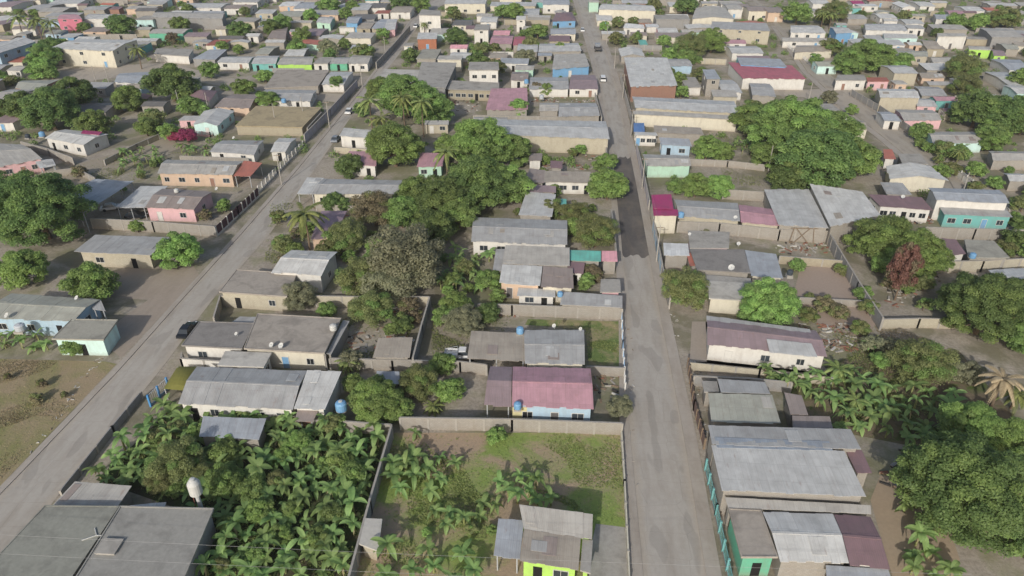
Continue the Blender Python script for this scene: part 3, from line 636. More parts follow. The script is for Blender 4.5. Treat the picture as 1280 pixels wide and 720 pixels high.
H('mint walled house with grey tin roof behind the trimmed round trees', ((803, 193), (860, 195), (864, 208), (808, 208)), 2.9, 'gx', 'old', 'mint', rise=.5, win=0)
H('dark slab roof and terrace above the small grey house strip near the street tree', ((868, 343), (938, 349), (942, 364), (880, 361)), 2.6, 'flat', 'slab', 'block', 'annex', win=0)
H('pale wide slab roof right of the bushy street tree', ((884, 352), (960, 356), (962, 378), (886, 374)), 2.8, 'flat', 'paleslab', 'cream', 'house', win=0)
r = H('twin large pale tin sheds standing side by side behind the timber lot', ((955, 237), (1011, 237), (1036, 286), (973, 281)), 3.4, 'flat', 'zinc', 'block', 'shed', win=0)
H(None, ((1012, 230), (1078, 240), (1101, 270), (1038, 284)), 4.2, 'sn', 'pale', 'block', into=r, rise=.5, win=0)
H('low maroon-brown roofed house full of clutter right of the twin sheds', ((1085, 243), (1152, 247), (1166, 263), (1100, 258)), 3.0, 'sn', 'maroon', 'white', rise=.3, win=5)
r = H('turquoise walled house with white upper wall and grey tin roof at the right', ((1160, 235), (1249, 238), (1262, 255), (1170, 250)), 4.6, 'gx', 'bluegrey', 'white', rise=.4, win=2)
H(None, ((1172, 256), (1255, 259), (1266, 272), (1180, 268)), 2.9, 'flat', 'greyzinc', 'teal', into=r, win=4)
H('small terracotta roof among the green below the right road', ((1104, 187), (1115, 187), (1120, 199), (1105, 199)), 2.8, 'sn', 'terra', 'white', rise=.3, win=0)
H('grey roof wedge beside the right road above the arched cream house', ((1122, 193), (1150, 193), (1160, 206), (1128, 206)), 2.9, 'flat', 'slab', 'block', win=0)
H('cream arched front house with grey roof beside the right road', ((1108, 208), (1163, 208), (1185, 226), (1111, 224)), 3.0, 'gy', 'pale', 'cream', rise=.9, win=0)
H('plain grey roof between the arched cream house and the twin sheds', ((1100, 228), (1128, 229), (1140, 244), (1108, 243)), 2.9, 'flat', 'greyzinc', 'block', win=0)
H('small maroon roofed white hut right of the reddish-brown tree', ((1177, 298), (1195, 300), (1208, 318), (1180, 320)), 2.7, 'sn', 'maroon', 'white', 'hut', rise=.3, win=1)
H('plain greenish slab roof right of the small maroon hut', ((1205, 300), (1242, 302), (1262, 323), (1210, 323)), 2.8, 'flat', 'greenslab', 'block', win=0)
H('pale roof at the right edge above the big dark tree', ((1235, 338), (1300, 334), (1315, 360), (1252, 364)), 3.0, 'gx', 'pale', 'white', rise=.5, win=0)
H('grey shed roofed yard building with orange block front on the central street', ((780, 72), (834, 72), (847, 107), (788, 109)), 4.6, 'sn', 'pale', 'brick', 'shed', rise=.6, win=0)
r = H('long beige warehouse with grey tin roof on the right of the central street', ((790, 121), (918, 127), (922, 142), (794, 135)), 3.9, 'gx', 'zinc', 'beige', 'warehouse', rise=.5, win=0)
H(None, ((791, 138), (921, 145), (923, 150), (792, 143)), 3.4, 'sn', 'old', 'cream', into=r, win=0, rise=.2)
H('blue tarpaulin roofed stall beside the long beige warehouse', ((792, 154), (805, 154), (806, 165), (792, 165)), 2.4, 'flat', 'blue', 'white', 'stall', win=0)
H('small white house with louvred front beside the blue stall', ((793, 165), (820, 166), (822, 170), (794, 169)), 2.9, 'flat', 'pale', 'white', win=4)
H('pale blue roofed house right of the small louvred white house', ((824, 172), (861, 174), (865, 183), (826, 181)), 2.9, 'sn', 'bluegrey', 'skyblue', rise=.3, win=2)
H('tan roof strip in front of the long beige warehouse', ((817, 157), (876, 160), (880, 169), (818, 166)), 2.8, 'sn', 'tan', 'block', 'shed', rise=.2, win=0)
H('grey roofed open wing at the left road below the road palm', ((300, 396), (330, 397), (322, 404), (290, 403)), 2.4, 'flat', 'greyzinc', 'block', 'shed', win=0)

# ------------------------------------------------------------ far town: (quad or near-edge box, height, type, roof, wall, openings)
FARH = [
 (((-15, 62), (22, 47), (45, 52), (-2, 67)), 6, 'gx', 'zinc', 'skyblue', 5), (((100, 49), (172, 50), (141, 64), (61, 61)), 5.8, 'gx', 'pale', 'cream', 6), (((0, 70), (32, 71), (28, 78), (-6, 78)), 3, 'sn', 'terra', 'cream', 2),
 (((80, 18), (95, 18), (103, 24), (71, 24)), 5, 'gx', 'rose', 'hotpink', 3), (A(104, 140, 18, 24), 4, 'gx', 'zinc', 'white', 4), (A(28, 54, 5, 13), 3, 'gx', 'greyzinc', 'block', 0), (A(46, 78, 9, 15), 3, 'gx', 'old', 'block', 0),
 (A(72, 92, 42, 47), 2.8, 'sn', 'zinc', 'blue', 1), (A(102, 132, 34, 40), 3, 'sn', 'brown', 'peach', 2), (A(60, 98, -1, 5), 3, 'gx', 'zinc', 'white', 2), (A(-12, 10, 19, 26), 3, 'gx', 'pale', 'white', 0), (A(-12, 14, 1, 9), 3, 'gx', 'mauve', 'white', 0),
 (A(185, 229, 36, 42), 3.8, 'gx', 'old', 'green', 0), (((196, 15), (282, 16), (278, 24), (189, 22)), 4.6, 'gx', 'old', 'grey', 0), (A(168, 191, 20, 25), 4, 'flat', 'slab', 'tealwhite', 3), (A(168, 194, 10, 14), 4, 'gx', 'dark', 'block', 0),
 (A(223, 276, 4, 10), 3.5, 'gx', 'zinc', 'white', 3), (A(290, 322, -4, 3), 3.5, 'gx', 'greyzinc', 'white', 1), (A(279, 312, 6, 11), 3.5, 'gx', 'brown', 'white', 2), (A(268, 282, 33, 37), 3.2, 'gx', 'tan', 'cream', 1),
 (A(256, 277, 50, 57), 3, 'sn', 'rust', 'cream', 2), (((196, 61), (242, 62), (236, 71), (192, 68)), 3.4, 'flat', 'slab', 'white', 0), (((262, 62), (284, 62), (269, 75), (240, 74)), 3.4, 'sn', 'bluegrey', 'grey', 0), (((283, 71), (320, 71), (311, 79), (271, 78)), 3.2, 'gx', 'zinc', 'white', 4),
 (A(272, 303, 45, 49), 3, 'gx', 'dark', 'block', 0), (A(306, 323, 42, 46), 3, 'gx', 'pale', 'white', 1), (((150, 92), (187, 90), (185, 105), (143, 103)), 3, 'gx', 'bluegrey', 'white', 2), (((246, 111), (272, 114), (262, 127), (231, 124)), 3.2, 'hip', 'maroon', 'white', 2),
 (((255, 139), (293, 139), (272, 158), (241, 156)), 3.4, 'gy', 'zinc', 'tealwhite', 2), (A(222, 245, 145, 151), 2.8, 'sn', 'greyzinc', 'pink', 2), (((290, 118), (325, 118), (312, 136), (268, 134)), 3, 'gx', 'brown', 'peach', 2),
 (((320, 133), (402, 135), (378, 160), (294, 158)), 3, 'flat', 'tanflat', 'tanw', 0), (((278, 176), (330, 176), (318, 194), (262, 190)), 3, 'gx', 'greyzinc', 'white', 3), (((349, 173), (371, 173), (357, 190), (338, 190)), 3, 'gx', 'pale', 'white', 1),
 (((28, 101), (74, 100), (48, 116), (19, 110)), 3, 'gx', 'greenish', 'brick', 2), (A(84, 132, 129, 141), 2.8, 'gx', 'dark', 'block', 0), (A(-14, 20, 112, 124), 3, 'gx', 'old', 'white', 1), (A(-14, 16, 141, 154), 3, 'sn', 'mauve', 'white', 1),
 (A(348, 371, 2, 8), 3, 'gx', 'white', 'peach', 1), (A(366, 392, 3, 11), 3, 'gx', 'bluegrey', 'white', 0), (((402, 21), (419, 22), (413, 30), (395, 28)), 3.6, 'gx', 'zinc', 'mint', 2), (A(376, 400, 36, 45), 3, 'gx', 'mauve', 'block', 0), (((436, 21), (453, 21), (447, 29), (432, 29)), 4.2, 'gx', 'bluegrey', 'blue', 2),
 (A(423, 443, 33, 35), 3, 'flat', 'paleslab', 'white', 0), (A(445, 463, 27, 36), 3.2, 'gx', 'tan', 'tanw', 2), (A(464, 484, 24, 36), 3.2, 'gx', 'bluegrey', 'tanw', 1), (((322, 70), (350, 70), (345, 80), (314, 80)), 3.2, 'gx', 'zinc', 'teal', 4),
 (((355, 71), (393, 71), (390, 81), (346, 81)), 3.2, 'gx', 'old', 'lime', 0), (A(391, 410, 72, 80), 3.4, 'flat', 'slab', 'white', 1), (A(411, 434, 72, 80), 3, 'gx', 'greyzinc', 'green', 2), (((441, 69), (466, 70), (460, 80), (435, 80)), 3.4, 'gx', 'old', 'white', 3),
 (((367, 59), (387, 60), (380, 70), (354, 70)), 3.2, 'gx', 'pale', 'block', 0), (A(318, 336, 58, 68), 3, 'gx', 'greenish', 'block', 0), (((346, 34), (360, 34), (357, 49), (334, 48)), 3.2, 'gx', 'brown', 'block', 0), (A(438, 461, 56, 61), 3, 'gx', 'bluegrey', 'block', 0),
 (A(419, 433, 4, 12), 3, 'gx', 'pale', 'white', 1), (A(438, 460, 4, 13), 3, 'gx', 'zinc', 'block', 0), (A(460, 482, 4, 10), 3, 'gx', 'dark', 'white', 0), (A(456, 474, -4, 1), 3, 'gx', 'teal', 'white', 0), (A(468, 486, 13, 17), 3, 'sn', 'rust', 'white', 2), (A(344, 376, 14, 21), 3, 'gx', 'greenish', 'block', 0),
 (((346, 88), (412, 88), (398, 108), (330, 111)), 3.2, 'flat', 'warmslab', 'block', 0), (((414, 90), (442, 90), (430, 106), (402, 106)), 3, 'gx', 'zinc', 'white', 0), (((332, 112), (396, 113), (388, 127), (322, 126)), 3, 'gx', 'greyzinc', 'white', 3),
 (A(487, 513, 8, 16), 3.6, 'gx', 'tan', 'white', 2), (((484, 24), (497, 24), (494, 37), (481, 38)), 3.6, 'gx', 'pale', 'pink', 0), (((527, 12), (550, 14), (551, 20), (523, 19)), 7.5, 'flat', 'slab', 'white', 2), (((523, 41), (547, 41), (546, 49), (521, 49)), 4, 'flat', 'pale', 'orange', 1),
 (A(504, 516, 54, 58), 3, 'flat', 'slab', 'white', 1), (A(565, 589, 25, 32), 3.2, 'gx', 'dark', 'cream', 1), (A(592, 611, 31, 38), 5.2, 'flat', 'slab', 'white', 2), (A(600, 621, 21, 28), 3.4, 'gx', 'pale', 'white', 1), (A(612, 640, 45, 55), 3, 'gx', 'rose', 'block', 0), (A(641, 662, 46, 57), 3, 'gx', 'red', 'block', 0),
 (A(616, 637, 38, 44), 3, 'gx', 'pink', 'block', 0), (A(546, 577, 70, 75), 4, 'flat', 'paleslab', 'cream', 2), (A(520, 545, 62, 74), 3, 'flat', 'greenslab', 'block', 0), (A(562, 584, 56, 61), 3, 'gx', 'pink', 'white', 1), (A(612, 634, 66, 73), 3, 'gx', 'tan', 'peach', 2), (A(555, 607, 0, 5), 4.5, 'gx', 'zinc', 'cream', 6),
 (A(678, 712, 0, 6), 4, 'gx', 'bluegrey', 'white', 3), (((695, 16), (715, 15), (720, 26), (690, 27)), 3.6, 'hip', 'maroon', 'blue', 3), (A(688, 720, 36, 43), 3.4, 'gx', 'bluegrey', 'cream', 3), (A(645, 657, 20, 25), 5, 'gx', 'pale', 'white', 2), (A(652, 674, 11, 19), 3, 'gx', 'zinc', 'block', 0),
 (A(646, 672, 55, 65), 3.2, 'gx', 'zinc', 'block', 0), (((674, 55), (722, 54), (727, 64), (673, 65)), 3.2, 'gx', 'zinc', 'block', 0), (((693, 68), (731, 67), (737, 83), (690, 87)), 3.8, 'sn', 'old', 'blue', 2), (A(672, 690, 66, 70), 3, 'flat', 'bluegrey', 'block', 1),
 (A(736, 749, -3, 3), 4.5, 'flat', 'paleslab', 'mint', 0), (((753, 5), (815, 7), (820, 14), (748, 12)), 5, 'gx', 'pale', 'cream', 0), (A(746, 766, 18, 26), 3, 'gx', 'pale', 'cream', 1), (((783, 29), (803, 31), (806, 36), (779, 35)), 3.4, 'gx', 'white', 'white', 3), (A(752, 782, 39, 43), 3, 'gx', 'zinc', 'block', 0),
 (A(776, 806, 61, 71), 3, 'gy', 'pale', 'block', 0), (A(661, 711, 97, 112), 3, 'gx', 'greyzinc', 'white', 2), (((714, 94), (744, 94), (748, 112), (711, 112)), 3, 'gx', 'mauve', 'white', 3), (A(638, 660, 90, 101), 3, 'gx', 'brown', 'white', 1), (A(674, 698, 129, 139), 3, 'gx', 'old', 'block', 0), (((699, 129), (745, 129), (750, 145), (698, 146)), 3, 'gx', 'greyzinc', 'block', 0),
 (A(820, 863, 19, 25), 4, 'flat', 'slab', 'grey', 0), (A(833, 861, 18, 22), 3.4, 'gx', 'white', 'cream', 0), (((870, 10), (906, 10), (918, 24), (865, 24)), 4.5, 'gy', 'old', 'cream', 0), (((890, 27), (958, 29), (963, 39), (888, 36)), 5.2, 'sn', 'greyzinc', 'beige', 5), (A(910, 929, 5, 12), 4, 'gx', 'old', 'white', 2),
 (A(936, 964, 8, 14), 4, 'gx', 'brown', 'cream', 3), (A(808, 824, 30, 34), 3, 'flat', 'white', 'white', 1), (A(823, 848, 35, 41), 3, 'gx', 'pale', 'pink', 3), (A(800, 810, 50, 56), 2.4, 'flat', 'teal', 'white', 0), (A(915, 955, 58, 67), 3.2, 'gx', 'zinc', 'white', 2),
  (((878, 87), (893, 87), (901, 99), (883, 99)), 5.6, 'flat', 'bluegrey', 'block', 1), (A(857, 877, 97, 110), 3, 'flat', 'slab', 'white', 0), (A(903, 928, 100, 116), 3, 'gx', 'zinc', 'white', 1), (((936, 104), (962, 105), (970, 121), (940, 119)), 3, 'gx', 'greyzinc', 'block', 0),
 (A(960, 981, 9, 16), 4, 'gx', 'brown', 'peach', 2), (((988, 32), (1022, 32), (1033, 42), (988, 41)), 3.4, 'gx', 'pale', 'white', 5), (((1037, 34), (1055, 34), (1066, 41), (1045, 42)), 4.4, 'gx', 'zinc', 'blue', 2), (((977, 47), (1030, 48), (1036, 53), (978, 52)), 3, 'gx', 'old', 'white', 3),
 (((995, 57), (1030, 57), (1041, 64), (993, 66)), 3.2, 'gx', 'tan', 'cream', 2), (A(1022, 1048, 77, 83), 3.4, 'gx', 'greenish', 'tealwhite', 2), (A(1016, 1038, 0, 5), 3.2, 'gx', 'pale', 'white', 0), (A(1066, 1081, 1, 5), 3.2, 'gx', 'magenta', 'white', 0), (A(1074, 1099, 5, 8), 3.2, 'flat', 'white', 'white', 3),
 (((1080, 30), (1125, 30), (1135, 39), (1082, 38)), 3.4, 'gx', 'zinc', 'white', 0), (((1103, 42), (1140, 43), (1148, 48), (1105, 48)), 3.4, 'gx', 'zinc', 'tealwhite', 3), (((1116, 64), (1158, 64), (1160, 71), (1118, 71)), 3.6, 'gx', 'greenish', 'beige', 3), (((1100, 82), (1132, 82), (1148, 92), (1118, 92)), 4, 'gx', 'zinc', 'beige', 0),
 (((1145, 91), (1172, 91), (1182, 98), (1152, 98)), 3.2, 'gx', 'tan', 'peach', 2), (((1047, 94), (1080, 94), (1083, 101), (1044, 101)), 3.8, 'flat', 'slab', 'white', 3), (((1083, 97), (1108, 97), (1112, 102), (1084, 102)), 3.6, 'sn', 'rust', 'pink', 3), (((1095, 111), (1143, 112), (1150, 123), (1100, 122)), 4.4, 'gx', 'pale', 'beige', 0),
 (((1142, 108), (1172, 109), (1184, 120), (1152, 120)), 3, 'gx', 'greyzinc', 'block', 0), (((1095, 140), (1112, 140), (1127, 152), (1105, 151)), 3, 'gx', 'bluegrey', 'white', 2), (((1118, 137), (1165, 138), (1178, 151), (1130, 151)), 3, 'gx', 'old', 'pink', 2), (A(1040, 1063, 140, 147), 2.8, 'sn', 'rose', 'white', 1), (((1043, 150), (1078, 151), (1085, 162), (1050, 162)), 3.2, 'gx', 'tan', 'cream', 2),
 (((1158, 165), (1216, 165), (1230, 179), (1166, 179)), 3.2, 'gx', 'old', 'tealwhite', 0), (((1171, 42), (1205, 42), (1209, 46), (1172, 46)), 4.6, 'flat', 'paleslab', 'white', 2), (((1208, 46), (1238, 47), (1240, 50), (1208, 49)), 3, 'flat', 'slab', 'tanw', 0), (((1224, 35), (1255, 36), (1282, 47), (1240, 47)), 4.2, 'gx', 'old', 'grey', 3),
 (((1210, 58), (1236, 59), (1239, 63), (1211, 62)), 3.8, 'flat', 'paleslab', 'lime', 2), (((1238, 62), (1250, 63), (1258, 70), (1242, 70)), 3.2, 'gx', 'mauve', 'lime', 1), (((1244, 54), (1268, 56), (1274, 62), (1258, 62)), 3.2, 'gx', 'greenish', 'block', 0), (((1150, 50), (1166, 51), (1175, 58), (1155, 58)), 3, 'gx', 'tan', 'yellow', 0),
 (((1238, 74), (1275, 75), (1286, 90), (1262, 88)), 3.2, 'gx', 'bluegrey', 'white', 0), (((1230, 90), (1256, 90), (1290, 106), (1262, 108)), 3.2, 'gx', 'zinc', 'white', 3), (A(1128, 1145, 4, 10), 3.4, 'gy', 'white', 'white', 2), (((1180, 13), (1198, 13), (1208, 20), (1188, 20)), 3.4, 'gx', 'rose', 'cream', 1), (((1166, 18), (1184, 18), (1190, 24), (1170, 24)), 3.2, 'gx', 'bluegrey', 'white', 1),
 (((1160, 72), (1186, 72), (1192, 78), (1166, 78)), 3, 'gx', 'old', 'white', 2), (((1235, 189), (1288, 190), (1292, 201), (1241, 201)), 3, 'gx', 'old', 'block', 0), (((1253, 217), (1290, 218), (1294, 227), (1262, 227)), 3, 'gx', 'zinc', 'block', 0), (((1186, 98), (1210, 99), (1222, 108), (1196, 108)), 3, 'gx', 'zinc', 'white', 1),
 (((1140, 123), (1162, 124), (1172, 134), (1146, 133)), 3, 'gx', 'zinc', 'pink', 1), (A(1045, 1066, 8, 14), 3, 'gx', 'zinc', 'white', 1), (A(1150, 1170, 2, 8), 3, 'gx', 'pale', 'white', 1), (A(1208, 1232, 8, 14), 3, 'gx', 'pale', 'white', 1), (A(1100, 1122, 17, 23), 3, 'gx', 'pale', 'white', 1), (A(1132, 1156, 24, 30), 3, 'gx', 'zinc', 'white', 0), (A(1060, 1085, 18, 24), 3, 'gx', 'greyzinc', 'block', 0),
]
SLAB['tanflat'] = 'a09274'
for (qd, h, typ, rf, wl_, nw) in FARH:
    if wl_ == 'orange' and 'slab' in rf: pass
    H(None, qd, h * .8 if h < 4 else h, typ, rf, wl_, win=nw // 2 + nw % 2, rise={'gx': .6, 'gy': .9, 'sn': .45, 'hip': 1.4}.get(typ, 0), cat='house', oh=.25)

r = H('white building with red-edged roof around a blue band beside the right crossroads', ((910, 78), (990, 82), (1008, 99), (928, 98)), 3.6, 'sn', 'red', 'white', 'building', rise=.4, win=0)
H(None, ((921, 72), (975, 74), (984, 84), (925, 81)), 4.4, 'flat', 'bluegrey', 'blue', into=r, win=0)
# ------------------------------------------------------------ walls and fences
def simplerun(pts, h, th, z0=-.05):
    pass
def BW(label, pts, h=2.2, wl='block', th=.16, at_top=True, post=3.0, name='boundary_wall', coping=True, cat='wall', base=None):
    """a block wall; pts are frame points along its top edge (or along its foot)"""
    q = base or [W(x, y, h if at_top else 0) for x, y in pts]
    c = q[0]; root = empty(name, (c.x, c.y, 0)); mid = q[len(q) // 2]; cx, cy = P((mid.x, mid.y, h))
    tag(root, label if not label.startswith('*') else ulabel(label[1:], cx, cy), cat)
    m = MB(); mc = MB(); mp = MB()
    for a, b in zip(q, q[1:]):
        a = a.xy.to_3d() - root.location; b = b.xy.to_3d() - root.location; a.z = b.z = 0
        d = (b - a); L = d.length; d.normalize(); n = Vector((-d.y, d.x, 0)) * th / 2
        m.prism([tuple((a - n).xy), tuple((b - n).xy), tuple((b + n).xy), tuple((a + n).xy)], -.05, h)
        n2 = n * 1.6
        if coping: mc.prism([tuple((a - n2).xy), tuple((b - n2).xy), tuple((b + n2).xy), tuple((a + n2).xy)], h + .001, h + .07)
        k = max(1, int(L / post))
        for i in range(k + 1):
            p = a + d * (L * i / k); mp.box(p.x - .14, p.x + .14, p.y - .14, p.y + .14, -.05, h + .02 if not coping else h - .03)
    m.build('wall', wall(wl), root); mp.build('pilaster', CONC, root)
    if coping: mc.build('coping', CONC, root)
    return root
def fence(label, pts, h=1.9, mat=None, wl='white', cat='fence', at_top=True, panel=2.4, foot=.4, postmat=None, bars=True, name='fence'):
    q = [W(x, y, h if at_top else 0) for x, y in pts]; c = q[0]; root = empty(name, (c.x, c.y, 0)); mid = q[len(q) // 2]; cx, cy = P((mid.x, mid.y, h))
    tag(root, label if not label.startswith('*') else ulabel(label[1:], cx, cy), cat)
    mb = MB(); np_ = 0
    for a, b in zip(q, q[1:]):
        a = a.xy.to_3d() - root.location; b = b.xy.to_3d() - root.location; a.z = b.z = 0
        d = b - a; L = d.length; d.normalize(); n = Vector((-d.y, d.x, 0)) * .07; k = max(1, round(L / panel))
        if foot: mb.prism([tuple((a - n).xy), tuple((b - n).xy), tuple((b + n).xy), tuple((a + n).xy)], -.05, foot)
        for i in range(k + 1):
            p = a + d * (L * i / k); pm = MB(); pm.box(p.x - .12, p.x + .12, p.y - .12, p.y + .12, -.05, h); pm.build('post', postmat or wall(wl), root); np_ += 1
        for i in range(k):
            s = a + d * (L * i / k + .13); e = a + d * (L * (i + 1) / k - .13); pm = MB()
            if bars:
                for z in (foot + .08, h - .12): pm.bar((s.x, s.y, z), (e.x, e.y, z), .05)
                nb = max(3, int((e - s).length / .3))
                for j in range(nb + 1):
                    t = s.lerp(e, j / nb); pm.bar((t.x, t.y, foot + .06), (t.x, t.y, h - .05), .03)
            else: pm.prism([tuple((s - n * .3).xy), tuple((e - n * .3).xy), tuple((e + n * .3).xy), tuple((s + n * .3).xy)], foot + .03, h - .06)
            pm.build('panel', mat or METALP, root)
    if foot: mb.build('plinth', wall(wl), root)
    return root
BW('tall grey block wall between the banana plantation and the grassy lot', [(489, 533), (462, 625), (434, 728)], 2.2, 'grey')
BW('long stained block wall at the far side of the grassy lot', [(500, 522), (640, 524), (778, 529)], 2.0, 'block')
BW('wall behind the banana plantation ending at the plantation corner', [(390, 524), (489, 531), (489, 533)], 1.8, 'block')
BW('brown block wall below the long grey house, above the plantation', [(340, 518), (390, 522)], 1.6, 'brick')
BW('low thin kerb wall of the grassy lot along the central street', [(776.5, 529), (781, 600), (787, 722)], 1.0, 'cream', coping=False)
BW('grey block wall in the middle yard running away from the camera', [(537, 371), (527, 405), (516, 447)], 2.4, 'grey')
BW('pale block wall behind the round olive tree and the grey bush', [(394, 370), (460, 371), (536, 371)], 2.1, 'beige')
BW('beige yard wall beside the flat grey roofed house on the left road', [(275, 370), (340, 371), (360, 372)], 2.0, 'beige')
BW('short wall of the open yard right of the left road', [(275, 370), (267, 396)], 2.0, 'tanw')
BW('brownish block wall above the bushes left of the white pickup', [(412, 448), (490, 450), (575, 452)], 1.9, 'block')
BW('block wall between the white pickup yard and the mauve house', [(575, 452), (608, 456)], 1.9, 'block')
BW('long dusty block wall behind the green lawn', [(598, 380), (640, 381), (778, 386)], 2.1, 'block')
BW('cream wall between the lawn and the gate of the mauve house', [(733, 458), (781, 460)], 1.6, 'block')
BW('long garden wall below the pink house on the left', [(113, 273), (190, 277), (268, 283)], 2.3, 'block')
BW('dark block wall at the left side of the timber lot', [(1035, 288), (1074, 352), (1104, 397)], 2.4, 'grey')
BW('wall in front of the turquoise walled house', [(1158, 284), (1220, 286), (1300, 288)], 2.4, 'block')
BW('pale wall above the big dark tree at the right', [(1176, 327), (1230, 326), (1300, 322)], 2.3, 'beige')
BW('low wall with rubble at the end of the dark block wall', [(1104, 399), (1150, 398), (1202, 399)], 1.8, 'beige')
BW('long beige block wall under the pink ended low house', [(848, 277), (900, 279), (975, 287), (1035, 289)], 2.4, 'block')
BW('second wall across the timber lot behind the rubble', [(975, 320), (1056, 326)], 1.6, 'tanw')
BW('wall under the long white house with violet corner', [(862, 453), (950, 462), (1040, 472)], 1.4, 'beige', coping=False)
BW('wall around the white house at the left edge beside the dirt yard', [(26, 177), (60, 186), (90, 197)], 2.0, 'block')
BW('wall behind the trimmed trees across the sandy yard', [(862, 199), (910, 201), (956, 206)], 1.6, 'block')
BW('wall below the sandy yard right of the trimmed trees', [(905, 237), (956, 240)], 2.2, 'block')
BW('grey street wall on the right pavement across from the dark asphalt', [(796, 180), (804, 212), (812, 250)], 2.3, 'lilac')
BW('pale blue street wall below the magenta building', [(817, 274), (822, 300), (828, 330)], 2.4, 'skyblue')
BW('dark street wall between the pale blue wall and the bushy tree', [(828, 331), (832, 350), (838, 372)], 2.2, 'grey')
BW('street wall left of the central street beside the bushy trees', [(764, 262), (768, 285), (770, 312)], 2.0, 'block')
BW('cream street wall left of the central street below the warehouse', [(757, 178), (760, 205), (762, 232)], 2.0, 'beige')
BW('wall closing the yard at the far side of the lawn houses', [(776, 372), (777, 386)], 2.0, 'block')
BW('rear wall of the white two-storey house yard facing the warehouse', [(592, 144), (700, 146)], 1.8, 'block')
BW('wall along the left road beside the barn compound', [(380, 168), (412, 136), (446, 100)], 2.4, 'lilac')
BW('long wall of the left road beyond the crossing', [(470, 78), (492, 55), (512, 32)], 2.4, 'grey')
BW('wall with pale panels along the upper central street on its right side', [(797, 168), (790, 145), (781, 112), (776, 92)], 2.4, 'grey')
BW('low wall between the two bushy yards left of the road palm', [(418, 184), (458, 186)], 1.6, 'beige')
BW('wall of the yard between the long grey tin house and its neighbour', [(395, 255), (445, 258)], 1.6, 'block')
BW('white curved street wall beside the olive canopy', [(227, 441), (226, 448), (283, 452)], 2.0, 'white')
BW('low wall along the left road beside the plantation', None, 1.2, 'grey', coping=False, base=[Vector((-55.4, 75, 0)), Vector((-55.7, 68, 0)), Vector((-55.9, 57, 0))])
BW('grey yard wall above the small stepped tin houses', [(868, 470), (935, 473), (990, 478)], 1.8, 'grey')
BW('wall crossing the dirt lot right of the round bright tree', [(1000, 372), (1078, 376)], 1.3, 'block')
BW('wall beside the long low warehouse facing the central street', [(744, 116), (752, 146)], 2.2, 'block')
BW('long wall of the right road beside the crossroads', [(1065, 112), (1100, 132), (1150, 166)], 2.0, 'grey')
BW('street wall of the right road beyond the arched cream house', [(1195, 212), (1215, 226), (1262, 262)], 1.6, 'white')
BW('wall across the field beside the dark green trees at upper left', [(130, 200), (170, 180), (198, 168)], 1.4, 'tanw')
BW('rough wall at the yard right of the barn', [(60, 214), (95, 210), (118, 222)], 1.5, 'block')
BW('wall behind the peach house', [(225, 195), (310, 198)], 1.8, 'block')
BW('wall of the roofless compound on the left road side', [(384, 160), (402, 140)], 2.6, 'tanw')
BW('tan wall behind the bushes below the cream gabled hall', [(855, 72), (908, 74)], 2.0, 'beige')
fence('maroon panelled fence with white posts in front of the pink house', [(269, 283), (296, 258), (322, 234)], 2.2, plain('maroon sheet', '4a3238', .6), 'white', bars=False, panel=2.2)
fence('white railing fence along the left road beyond the peach house', [(322, 232), (345, 208), (378, 176)], 1.9, METALP, 'white', panel=2.4)
fence('turquoise metal fence in front of the green edged house on the central street', [(884, 574), (897, 630), (917, 724)], 1.9, plain('teal paint', '6fa3a2', .5), 'greywhite' if 'greywhite' in WALL else 'grey', panel=2.6, foot=.25, postmat=plain('teal paint', '6fa3a2', .5))
fence('rusty sheet and timber fence beside the small stepped tin houses', [(861, 447), (869, 500), (882, 548)], 1.8, plain('rusty sheet', '6a5850', .8), 'block', panel=2.0, foot=0, bars=False, postmat=WOOD)
fence('pale blue gate fence between the lawn and the central street', [(777.5, 388), (779, 425), (781, 458)], 1.7, plain('pale blue paint', '9ab4cc', .5), 'white', panel=2.6, foot=.3)
fence('white picket gate beside the cream wall of the mauve house', [(781, 460), (782, 478)], 1.6, plain('white paint', 'cfcfcc', .5), 'white', panel=1.8, foot=.0)
fence('blue gate with blue posts on the left road by the olive canopy', [(184, 494), (207, 472)], 2.0, plain('white paint', 'cfcfcc', .5), 'blue', panel=2.6, foot=.3, postmat=plain('blue paint', '4d86b6', .5))
fence('white balustrade around the green yard by the right road', [(1196, 208), (1224, 230)], 1.5, plain('white paint', 'cfcfcc', .5), 'white', panel=2.4)
fence('light railing in front of the pink and white house by the bougainvillea', [(232, 162), (262, 165), (285, 150)], 1.4, plain('pink paint', 'c9a3a3', .5), 'pink', panel=2.8)
fence('white fence row in front of the houses at the upper right street', [(978, 50), (1000, 66), (1018, 80)], 1.5, plain('white paint', 'cfcfcc', .5), 'white', panel=3.4)
